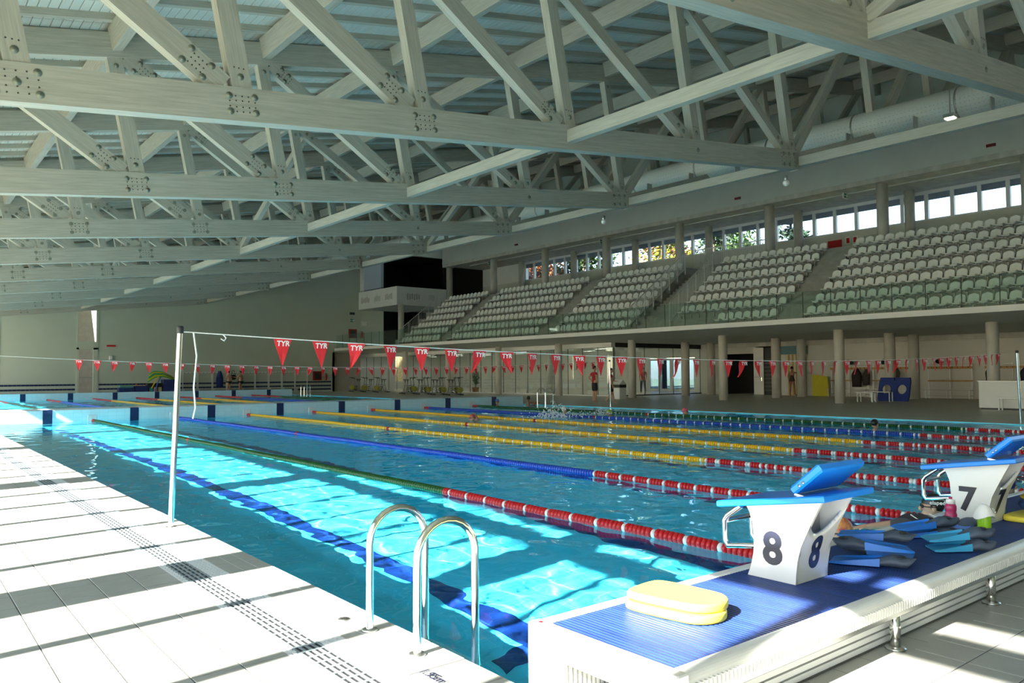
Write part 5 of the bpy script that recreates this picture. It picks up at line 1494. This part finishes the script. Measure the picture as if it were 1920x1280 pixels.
def goggles(parent, c, yaw, s=1.0):
    ca, sa = math.cos(yaw), math.sin(yaw); e = MB()
    for sx in (-1, 1): e.ellipsoid((sx * 0.033, 0.088, 0.012), (0.026, 0.014, 0.018), 10, 6)
    pts = [(0.086 * math.sin(a), 0.098 * math.cos(a) - 0.005, 0.012) for a in [2 * math.pi * k / 20 for k in range(21)]]
    e.tube(pts, 0.005, 5)
    m = MB(); m.cs = True; m.add([(c[0] + s * (v[0] * ca - v[1] * sa), c[1] + s * (v[0] * sa + v[1] * ca), c[2] + s * v[2]) for v in e.v], e.f); m.build('goggles', M['black'], parent)
def hand_chains(w, d, side, spread=0.018, curl=0.4):
    """five fingers from wrist w along direction d"""
    d = Vector(d).normalized(); sv = Vector(side).normalized(); n = d.cross(sv).normalized(); w = Vector(w[:3])
    palm = w + d * 0.055; ch = [[(*w, 0.026), (*palm, 0.030)]]
    for i, L in enumerate((0.07, 0.08, 0.075, 0.058)):
        o = (i - 1.5) * spread; k = palm + d * 0.035 + sv * o; m = k + d * L * 0.5 + n * (curl * 0.01); t = k + d * L * (1 - 0.2 * curl) + n * (curl * 0.035)
        ch.append([(*palm, 0.030), (*k, 0.0105), (*m, 0.0092), (*t, 0.0075)])
    b0 = w + d * 0.02 - sv * 0.026; m = b0 + d * 0.03 - sv * 0.022; t = m + d * 0.03 + n * 0.012
    ch.append([(*w, 0.026), (*b0, 0.014), (*m, 0.0105), (*t, 0.0085)])
    return ch
def person(name_label, loc, rz, J, skin_m, hair_m, clothes, H=1.0, head_yaw=0.0, fingers=True, cap=None, gog=False):
    """J: joint overrides in a 1.75 m figure facing +y; clothes: list of (name, chains keys, extra radius, material)"""
    D = dict(pel=(0, 0, 0.95, 0.125), sp=(0, 0.0, 1.10, 0.115), ch=(0, -0.005, 1.28, 0.135), nk=(0, -0.01, 1.46, 0.055), hd=(0, 0.0, 1.54, 0.052), hc=(0, 0.01, 1.63),
             shl=(-0.175, -0.01, 1.40, 0.058), ell=(-0.22, -0.03, 1.12, 0.042), wrl=(-0.23, 0.04, 0.87, 0.028), hdl=(0, 0.2, -1),
             shr=(0.175, -0.01, 1.40, 0.058), elr=(0.22, -0.03, 1.12, 0.042), wrr=(0.23, 0.04, 0.87, 0.028), hdr=(0, 0.2, -1),
             hil=(-0.09, 0, 0.88, 0.092), knl=(-0.10, 0.02, 0.49, 0.056), anl=(-0.10, -0.02, 0.085, 0.036), tol=(-0.11, 0.14, 0.03, 0.03),
             hir=(0.09, 0, 0.88, 0.092), knr=(0.10, 0.02, 0.49, 0.056), anr=(0.10, -0.02, 0.085, 0.036), tor=(0.11, 0.14, 0.03, 0.03))
    D.update(J)
    def mid(a, b_, r): return tuple((a[i] + b_[i]) / 2 for i in range(3)) + (r,)
    ca_l = mid(D['knl'], D['anl'], 0.054); ca_r = mid(D['knr'], D['anr'], 0.054)
    P = dict(torso=[D['pel'], D['sp'], D['ch'], D['nk'], D['hd']], arml=[D['ch'], D['shl'], D['ell'], D['wrl']], armr=[D['ch'], D['shr'], D['elr'], D['wrr']],
             legl=[D['pel'], D['hil'], D['knl'], ca_l, D['anl'], D['tol']], legr=[D['pel'], D['hir'], D['knr'], ca_r, D['anr'], D['tor']])
    ch = [P['torso'], P['arml'], P['armr'], P['legl'], P['legr']]
    if fingers:
        ch += hand_chains(D['wrl'], D['hdl'], (0, -1, 0.01)); ch += hand_chains(D['wrr'], D['hdr'], (0, -1, 0.01))
    t = thing('person', name_label, 'person', loc, rz); t.scale = (H, H, H)
    b = MB(); mesh_to(b, skinned(ch)); head_into(b, D['hc'], head_yaw)
    b.build('body', skin_m, t)
    head_extra(t, D['hc'], head_yaw, hair_m, 'cap' if cap else 'hair')
    if gog: goggles(t, D['hc'], head_yaw)
    for (nm, kind, m) in clothes:
        g = 0.014
        def G(p, k=1.0): return (p[0], p[1], p[2], p[3] * k + g)
        if kind == 'shirt':
            low = (D['pel'][0], D['pel'][1], D['pel'][2] - 0.03, 0.135)
            c = [[G(D['sp']), G(D['ch']), (D['nk'][0], D['nk'][1], D['nk'][2] - 0.03, 0.06)], [G(D['sp']), low],
                 [G(D['ch']), G(D['shl']), G(mid(D['shl'], D['ell'], 0.05))], [G(D['ch']), G(D['shr']), G(mid(D['shr'], D['elr'], 0.05))]]
        elif kind == 'shorts' or kind == 'trousers':
            f = 0.9 if kind == 'shorts' else 1.0
            def leg(hi, kn, an):
                k2 = tuple(hi[i] + (kn[i] - hi[i]) * f for i in range(3)) + (0.075 if kind == 'shorts' else 0.06,)
                return [G(D['pel']), G(hi), (*k2[:3], k2[3] + g)] + ([] if kind == 'shorts' else [(an[0], an[1], an[2] + 0.03, 0.05)])
            c = [leg(D['hil'], D['knl'], D['anl']), leg(D['hir'], D['knr'], D['anr']), [G(D['pel']), (D['pel'][0], D['pel'][1], D['pel'][2] + 0.07, 0.12)]]
        elif kind == 'trunks':
            def leg(hi, kn):
                k2 = tuple(hi[i] + (kn[i] - hi[i]) * 0.14 for i in range(3)) + (0.085,)
                return [G(D['pel']), G(hi), (*k2[:3], k2[3] + g)]
            c = [leg(D['hil'], D['knl']), leg(D['hir'], D['knr'])]
        elif kind == 'suit':
            def leg(hi, kn):
                k2 = tuple(hi[i] + (kn[i] - hi[i]) * 0.1 for i in range(3)) + (0.085,)
                return [G(D['pel']), G(hi), (*k2[:3], k2[3] + g)]
            c = [[G(D['pel']), G(D['sp']), (D['ch'][0], D['ch'][1], D['ch'][2], 0.14)], leg(D['hil'], D['knl']), leg(D['hir'], D['knr'])]
        q = MB(); mesh_to(q, skinned(c)); q.build(nm, m, t)
    return t
# two lifeguards in red by the pool edge
person('person in red polo and black shorts with hands on hips beside the pool', (26.27, 26.45, 0), math.radians(-105),
       dict(ell=(-0.36, -0.10, 1.18, 0.044), wrl=(-0.19, -0.02, 1.02, 0.03), hdl=(0.6, 0.3, -0.5), elr=(0.36, -0.10, 1.18, 0.044), wrr=(0.19, -0.02, 1.02, 0.03), hdr=(-0.6, 0.3, -0.5)),
       M['skin'], M['hair'], [('polo_shirt', 'shirt', M['redshirt']), ('shorts', 'shorts', M['blackcloth'])], 1.0, -0.3)
person('person in red polo and black shorts walking past the pennant pole', (26.45, 25.55, 0), math.radians(-125),
       dict(knl=(-0.10, 0.10, 0.50, 0.056), anl=(-0.10, 0.16, 0.09, 0.036), tol=(-0.11, 0.31, 0.03, 0.03), knr=(0.10, 0.0, 0.50, 0.056), anr=(0.10, -0.28, 0.13, 0.036), tor=(0.11, -0.16, 0.03, 0.03),
            ell=(-0.23, 0.04, 1.14, 0.042), wrl=(-0.12, 0.22, 1.10, 0.028), hdl=(0.5, 0.8, 0)),
       M['skin'], M['hair'], [('polo_shirt', 'shirt', M['redshirt']), ('shorts', 'shorts', M['blackcloth'])], 0.93, -0.2)
person('person in red top and blue jeans striding behind the glass partition', (38.6, 34.4, 0), math.radians(-40),
       dict(knl=(-0.10, 0.16, 0.51, 0.056), anl=(-0.10, 0.25, 0.10, 0.036), tol=(-0.11, 0.40, 0.06, 0.03), knr=(0.10, -0.08, 0.50, 0.056), anr=(0.10, -0.38, 0.16, 0.036), tor=(0.11, -0.27, 0.05, 0.03),
            ell=(-0.23, -0.14, 1.14, 0.042), wrl=(-0.22, -0.14, 0.90, 0.028), elr=(0.23, 0.08, 1.14, 0.042), wrr=(0.22, 0.22, 0.93, 0.028)),
       M['skin'], M['hair'], [('top', 'shirt', M['redshirt']), ('jeans', 'trousers', M['jeans'])], 1.02, 0.0)
person('person in dark swimsuit reaching one arm toward the striped partition', (41.3, 25.35, 0), math.radians(-90),
       dict(elr=(0.42, 0.05, 1.28, 0.04), wrr=(0.62, 0.10, 1.38, 0.027), hdr=(1, 0.2, 0.3), ell=(-0.24, 0.0, 1.14, 0.04), knl=(-0.13, 0.04, 0.49, 0.052), anl=(-0.14, 0.02, 0.085, 0.034), tol=(-0.15, 0.16, 0.03, 0.03), knr=(0.14, 0.02, 0.49, 0.052), anr=(0.20, -0.04, 0.085, 0.034), tor=(0.23, 0.1, 0.03, 0.03)),
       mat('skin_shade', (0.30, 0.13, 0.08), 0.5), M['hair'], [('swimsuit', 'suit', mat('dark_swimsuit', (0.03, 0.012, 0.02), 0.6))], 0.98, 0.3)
person('person in dark briefs standing at the distant coat rail beside the blue robe', (20.55, 59.9, 0), math.radians(20), dict(ell=(-0.23, 0.05, 1.14, 0.042), wrl=(-0.2, 0.22, 1.05, 0.028), hdl=(0.2, 1, 0.2)),
       M['skin_b'], M['hair'], [('briefs', 'trunks', M['blackcloth'])], 1.0, 0.0)
person('person in dark briefs reaching to the black bag at the distant coat rail', (21.45, 59.9, 0), math.radians(35), dict(ell=(-0.30, 0.10, 1.22, 0.042), wrl=(-0.34, 0.32, 1.28, 0.028), hdl=(-0.2, 1, 0.1)),
       M['skin'], M['hair'], [('briefs', 'trunks', M['blackcloth'])], 1.0, 0.2)

def swimmer(label, loc, rz, cap_m, skin_m, head=(0, 0.0, 0.12), yaw=0.0, arms=None, cap='cap', gog=True, text=None, scale=1.0):
    """swimmer upright in the water: head and shoulders out, torso below; z=0 is the water"""
    t = thing('person', label, 'person', loc, rz); t.scale = (scale,) * 3
    hc = head
    nk = (hc[0] * 0.8, hc[1] - 0.01, hc[2] - 0.17, 0.052); chp = (0, 0, -0.24, 0.13)
    A = dict(shl=(-0.18, 0, -0.10, 0.058), ell=(-0.28, 0.12, -0.2, 0.042), wrl=(-0.2, 0.3, -0.15, 0.028), hdl=(0, 1, 0), shr=(0.18, 0, -0.10, 0.058), elr=(0.28, 0.12, -0.2, 0.042), wrr=(0.2, 0.3, -0.15, 0.028), hdr=(0, 1, 0))
    A.update(arms or {})
    ch = [[(0, 0, -0.62, 0.12), (0, 0, -0.45, 0.115), chp, nk, (hc[0], hc[1] - 0.01, hc[2] - 0.09, 0.052)], [chp, A['shl'], A['ell'], A['wrl']], [chp, A['shr'], A['elr'], A['wrr']],
          [(0, 0, -0.62, 0.12), (-0.1, 0.02, -0.75, 0.09), (-0.1, 0.06, -1.15, 0.055), (-0.1, -0.08, -1.5, 0.04)], [(0, 0, -0.62, 0.12), (0.1, 0.02, -0.75, 0.09), (0.1, 0.1, -1.15, 0.055), (0.1, -0.02, -1.5, 0.04)]]
    ch += hand_chains(A['wrl'], A['hdl'], (1, 0, 0.01)); ch += hand_chains(A['wrr'], A['hdr'], (1, 0, 0.01))
    b = MB(); mesh_to(b, skinned(ch)); head_into(b, hc, yaw); b.build('body', skin_m, t)
    c = head_extra(t, hc, yaw, cap_m, cap)
    if gog: goggles(t, hc, yaw)
    if text:
        for (s_, size, off, rot) in text: link('cap_lettering', text_mesh('cap_lettering', s_, size, M['letter'], extrude=0.0006, offset=0.0008), c, off, rot)
    return t
blk_cap = mat('black_cap', (0.012, 0.013, 0.016), 0.35, var=0.1)
swimmer('person in black lettered swim cap holding the pool wall near block 7', (7.66, 3.26, -0.06), math.radians(28), blk_cap, M['skin_b'], (0, 0.02, 0.20), 0.0,
        dict(shl=(-0.17, 0.10, -0.03, 0.058), ell=(-0.32, 0.34, 0.08, 0.046), wrl=(-0.42, 0.58, 0.06, 0.03), hdl=(-0.3, 1, -0.1)), text=[('elaped', 0.05, (-0.0845, -0.015, 0.255), (math.radians(72), 0, math.radians(-90)))])
swimmer('person in pink swim cap with green stripes behind block 8', (6.02, 3.3, -0.06), math.radians(60), mat('pink_cap', (0.62, 0.06, 0.10), 0.4, var=0.3, scale=25, col2=(0.55, 0.25, 0.06)), M['skin_b'], (0, 0, 0.17))
swimmer('person in blue lettered swim cap beyond block 7', (9.78, 3.38, -0.04), math.radians(-80), mat('blue_cap', (0.012, 0.02, 0.16), 0.35), M['skin_b'], (0, 0, 0.17), text=[('CSA', 0.06, (0.0, -0.107, 0.22), (math.radians(75), 0, 0))])
swimmer('person in black cap swimming under the outer green and blue ropes', (18.75, 9.35, -0.05), math.radians(-100), blk_cap, M['skin_b'], (0, 0.05, 0.17), 0.0)
swimmer('person in pink cap swimming along the stands side green rope', (20.95, 16.9, -0.07), math.radians(-120), mat('rose_cap', (0.65, 0.12, 0.17), 0.4), M['skin_b'], (0, 0.05, 0.17), 0.0, dict(ell=(-0.42, 0.18, -0.02, 0.042), wrl=(-0.62, 0.25, 0.06, 0.028), hdl=(-1, 0.2, 0)))
swimmer('person in pale cap and dark goggles beside the stands side blue rope', (18.9, 20.6, -0.06), math.radians(-100), M['white_pl'], M['skin_b'], (0, 0.03, 0.17))
swimmer('person doing freestyle with splashing water among the yellow ropes', (14.4, 19.6, -0.08), math.radians(40), mat('red_cap', (0.45, 0.08, 0.08), 0.4), M['skin_b'], (-0.1, 0.15, 0.12), 0.8, dict(elr=(0.5, 0.25, 0.22, 0.05), wrr=(0.75, 0.45, 0.05, 0.03), hdr=(0.7, 0.6, -0.4), shr=(0.2, 0.05, 0.02, 0.065)))
swimmer('person in light blue cap resting against the bulkhead', (21.45, 27.75, -0.04), math.radians(120), mat('lightblue_cap', (0.05, 0.18, 0.60), 0.4), M['skin'], (0, 0, 0.19))
swimmer('person with dark hair leaning on the deck edge by the ladder', (22.95, 27.35, 0.02), math.radians(-95), M['hair'], mat('skin_tan', (0.34, 0.15, 0.09), 0.5), (0, 0, 0.24), 0.9, dict(elr=(0.3, 0.25, 0.05, 0.042), wrr=(0.1, 0.45, 0.05, 0.028), ell=(-0.3, 0.25, 0.05, 0.042), wrl=(-0.1, 0.45, 0.05, 0.028)), 'hair', False)
swimmer('person in yellow-green cap swimming low beside splashes near the pennant pole', (19.7, 19.0, -0.1), math.radians(60), mat('lime_cap', (0.35, 0.55, 0.08), 0.4), M['skin_b'], (0, 0.1, 0.12))
def splash(x, y, n, s, h, label, seed):
    r = random.Random(seed); b = MB()
    for i in range(n):
        a = r.uniform(0, 6.28); d = abs(r.gauss(0, s)); z = abs(r.gauss(0, h)) * math.exp(-d / (s * 1.5)); q = r.uniform(0.006, 0.02)
        b.ellipsoid((d * math.cos(a) * 1.5, d * math.sin(a), z), (q, q, q * 1.3), 6, 4)
    tag(b.build('splash', mat('foam_white', (0.8, 0.85, 0.86), 0.2) if 'foam_white' not in bpy.data.materials else bpy.data.materials['foam_white'], loc=(x, y, 0)), label, 'splash', kind='stuff')
splash(16.6, 18.6, 420, 0.4, 0.28, 'white splash of water behind the freestyle swimmer', 1)
splash(19.2, 19.1, 160, 0.35, 0.12, 'low white splash beside the yellow-green capped swimmer', 2)

# ------------------------------------------------------------------ distant deck
def far_rack():
    for i in range(9):
        x0 = 17.45 + 1.1 * i
        r = thing('coat_rack', 'pale metal coat rack bench on the end wall, %s from the hose cabinet' % ORD[9 - i], 'coat rack', (x0, 60.55, 0), group='coat racks along the end wall')
        for x in (0.03, 1.05):
            MB().box(x - 0.025, x + 0.025, 0.3, 0.35, 0, 1.85).build('post', M['white_metal'], r); MB().box(x - 0.02, x + 0.02, -0.08, -0.04, 0, 0.43).build('leg', M['white_metal'], r)
        MB().box(0, 1.08, 0.27, 0.30, 1.6, 1.68).build('coat_rail', M['white_metal'], r)
        for j in range(3): MB().box(0, 1.08, -0.08 + j * 0.13, 0.02 + j * 0.13, 0.42, 0.45).build('seat_slat', M['white_metal'], r)
        for j in range(4): MB().box(0.12 + j * 0.27, 0.15 + j * 0.27, 0.2, 0.27, 1.6, 1.64).build('hook', M['black'], r)
far_rack()
rb_ = thing('bath_robe', 'long blue bath robe hanging on the distant coat rail', 'robe', (20.05, 60.45, 0))
b = MB(); rings = []
for i in range(8):
    t = i / 7; z = 1.75 - 1.2 * t; w = 0.1 + 0.16 * min(1, 2.5 * t)
    rings.append([(w * math.cos(a) * (1 + 0.1 * math.sin(3 * a)), 0.11 * math.sin(a), z) for a in [2 * math.pi * k / 12 for k in range(12)]])
b.cs = True; b.loft(rings); b.build('body', mat('robe_blue', (0.015, 0.03, 0.15), 0.8, var=0.2), rb_)
MB().beam((-0.2, -0.05, 1.3), (-0.24, -0.05, 0.8), 0.12, 0.1).build('sleeve', bpy.data.materials['robe_blue'], rb_)
fbag = thing('shoulder_bag', 'black shoulder bag held up at the distant coat rail', 'bag', (21.0, 60.2, 1.05))
b = MB(); b.ellipsoid((0, 0, 0.2), (0.24, 0.12, 0.2), 14, 8); b.build('body', M['blackcloth'], fbag)
MB().tube([(-0.15, 0, 0.35), (-0.1, 0, 0.7), (0.05, 0, 0.75), (0.14, 0, 0.38)], 0.02, 6).build('strap', M['blackcloth'], fbag)
# toy crates
def crate(x, y, w, d, h, label, m=None):
    t = thing('storage_crate', label, 'crate', (x, y, 0)); m = m or bpy.data.materials['crate_blue']; th = 0.02
    b = MB(); b.box(-w / 2, w / 2, -d / 2, d / 2, 0, 0.03); b.build('base', m, t)
    for s in (-1, 1):
        MB().box(-w / 2, w / 2, s * d / 2 - th / 2, s * d / 2 + th / 2, 0.03, h).build('side', m, t); MB().box(s * w / 2 - th / 2, s * w / 2 + th / 2, -d / 2, d / 2, 0.03, h).build('side', m, t)
    MB().box(-w / 2 - 0.02, w / 2 + 0.02, -d / 2 - 0.03, -d / 2, h - 0.05, h).build('rim', m, t)
    n = int(w / 0.12)
    for i in range(n): MB().box(-w / 2 + i * w / n + 0.03, -w / 2 + i * w / n + 0.05, -d / 2 - 0.02, -d / 2, 0.05, h - 0.06).build('rib', m, t)
mat('crate_blue', (0.015, 0.035, 0.16), 0.5, var=0.15)
crate(13.05, 58.5, 0.95, 0.6, 0.62, 'low dark blue crate filled with pale green mats on the distant deck')
crate(13.98, 58.5, 0.75, 0.6, 0.72, 'dark blue crate filled with orange floats on the distant deck')
crate(14.85, 58.5, 0.9, 0.6, 0.9, 'dark crate with colourful side prints under the foam noodles', M['black'])
crate(15.84, 58.5, 0.85, 0.7, 1.15, 'tall blue crate under the foam noodles on the distant deck')
def noodle(p, r, m, label):
    t = thing('pool_noodle', label, 'pool noodle', p[0], group='foam noodles on the crates'); q = [tuple(a - c for a, c in zip(z, p[0])) for z in p]; MB().tube(q, r, 8).build('tube', m, t)
nm = {'green': mat('noodle_green', (0.10, 0.40, 0.04), 0.7), 'yellow': mat('noodle_yellow', (0.70, 0.55, 0.02), 0.7), 'blue': mat('noodle_blue', (0.03, 0.14, 0.5), 0.7), 'teal': mat('noodle_teal', (0.03, 0.25, 0.22), 0.7)}
for i in range(6):
    c = ['green', 'yellow', 'green', 'teal', 'yellow', 'green'][i]; o = i * 0.10
    noodle([(14.4 + o * 0.5, 58.3 + o, 1.0 + o), (14.9, 58.35 + o, 1.32 + o * 0.8), (15.5, 58.4 + o, 1.38 + o * 0.6), (16.2, 58.4 + o, 1.12 + o * 0.4)], 0.045, nm[c], '%s foam noodle, %s from the pool in the bundle over the tall crates' % (c, ORD[1 + i]))
noodle([(15.1, 58.3, 1.35), (14.85, 58.12, 1.0), (14.6, 58.1, 0.55)], 0.035, nm['yellow'], 'yellow foam noodle drooping in front of the printed crate')
noodle([(15.25, 58.3, 1.35), (15.0, 58.1, 0.9), (14.75, 58.05, 0.1)], 0.035, nm['blue'], 'blue foam noodle drooping down to the deck')
for i in range(5):
    t = thing('foam_mat', 'green foam mat in the low crate, %s from the bottom' % ORD[1 + i], 'foam mat', (13.05, 58.5, 0.60 + 0.035 * i), group='mats in the low crate'); MB().bbox(-0.42, 0.42, -0.25, 0.25, 0.0, 0.033, 0.01).build('sheet', nm['teal'] if i % 2 else mat('mat_pale', (0.25, 0.5, 0.38), 0.7) if 'mat_pale' not in bpy.data.materials else bpy.data.materials['mat_pale'], t)
of = bpy.data.materials.get('float_orange') or mat('float_orange', (0.6, 0.15, 0.03), 0.6)
for i in range(6):
    t = thing('arm_float', 'orange swim float heaped in the dark blue crate', 'float', (13.72 + 0.13 * (i % 5), 58.5, 0.70 if i < 5 else 0.80), group='floats in the dark crate'); MB().lathe([(0.03, -0.05), (0.055, -0.04), (0.062, 0), (0.055, 0.04), (0.03, 0.05)], 12).build('ring', of, t)
for i in range(3):
    MB().box(14.5 + 0.28 * i, 14.72 + 0.28 * i, 58.17, 58.185, 0.3, 0.62).build('crate_print', [nm['teal'], mat('print_pink', (0.5, 0.3, 0.3), 0.7), mat('print_tan', (0.5, 0.4, 0.2), 0.7)][i], bpy.data.objects['storage_crate.002'], loc=(-14.85, -58.5, 0))
al = tag(MB().box(-0.28, 0.28, -0.08, 0, -0.06, 0.06).build('alarm_unit', M['red'], loc=(12.6, YW, 3.55)), 'dark red alarm unit on the end wall by the tall door', 'alarm')
sp_ = thing('wall_speaker', 'small white speaker on the end wall beside the tall door', 'speaker', (12.6, YW, 2.55)); MB().bbox(-0.12, 0.12, -0.15, 0, 0, 0.3, 0.02).build('box', M['white_pl'], sp_); MB().box(-0.03, 0.03, -0.04, 0, -0.1, 0).build('bracket', M['grey_metal'], sp_)

# ------------------------------------------------------------------ outside
b = MB(); b.box(-120, -3.6, -80, 160, -0.35, -0.30); b.box(48.3, 160, -80, 160, -0.35, -0.30); b.box(-3.6, 48.3, 70, 160, -0.35, -0.30)
structure(b.build('ground', M['lawn']), 'lawn and paving outside the building', 'ground')
def tree(x, y, h, r, m, label, seed, conifer=False, n=5200):
    rnd = random.Random(seed); t = thing('tree', label, 'tree', (x, y, -0.3), group=None)
    MB().tube([(0, 0, 0), (0.1, 0.05, h * 0.4), (0.0, 0.1, h * 0.92)], [0.28, 0.2, 0.04], 8).build('trunk', M['bark'], t)
    b = MB(); clumps = []
    for i in range(46):
        a = rnd.uniform(0, 6.28); zz = rnd.uniform(0.32, 1.0)
        k = (1.02 - zz) * 1.35 if conifer else math.sqrt(max(0.03, 1 - ((zz - 0.66) / 0.36) ** 2))
        rr = r * k * rnd.uniform(0.45, 1.0); clumps.append((rr * math.cos(a), rr * math.sin(a), zz * h, r * (0.16 if conifer else 0.26) * rnd.uniform(0.7, 1.3)))
    for i in range(n):
        c = rnd.choice(clumps); s = rnd.uniform(0.14, 0.30) * (1.0 if not conifer else 0.9)
        p = Vector((c[0] + rnd.gauss(0, c[3]), c[1] + rnd.gauss(0, c[3]), c[2] + rnd.gauss(0, c[3] * (0.25 if conifer else 0.8))))
        u = Vector((rnd.gauss(0, 1), rnd.gauss(0, 1), rnd.gauss(0, 0.6))).normalized(); w = u.cross(Vector((rnd.gauss(0, 1), rnd.gauss(0, 1), rnd.gauss(0, 1)))).normalized()
        b.add([p - u * s, p + w * s * 0.45, p + u * s, p - w * s * 0.45], [(0, 1, 2, 3)])
    b.build('crown', m, t, 'stuff')
for (x, y, h, r, m, l, c) in ((51.5, 58.8, 17.0, 2.3, 'leaf_orange', 'orange autumn tree outside the strip windows', False), (60, 62, 18, 2.8, 'leaf_dark', 'dark conifer outside the strip windows between the autumn and yellow trees', True),
        (51, 52.6, 17, 2.5, 'leaf_green', 'broad green tree outside the strip windows', False), (57, 48.2, 18, 2.6, 'leaf_yellow', 'yellow-green tree outside the strip windows', False),
        (64, 54.2, 19, 2.3, 'leaf_orange', 'small russet tree outside behind the yellow-green one', False), (52, 38.6, 17, 2.4, 'leaf_dark', 'tall dark conifer outside near the railed stair windows', True),
        (60, 43.0, 15.5, 2.2, 'leaf_green', 'low green tree outside near the railed stair windows', False), (52, 31.7, 17.0, 2.3, 'leaf_dark', 'lone conifer outside against the bright sky', True)):
    tree(x, y, h, r, M[m], l, int(x * y), c)
b = MB(); b.box(0, 6, -4, 16, 0, 12.2); b.box(-0.2, 6.2, -4.2, 16.2, 12.2, 12.6)
tag(b.build('outbuilding', mat('blue_grey_render', (0.33, 0.42, 0.56), 0.7), loc=(49, 64, -0.3)), 'blue-grey building outside the last strip window', 'building', kind='structure')
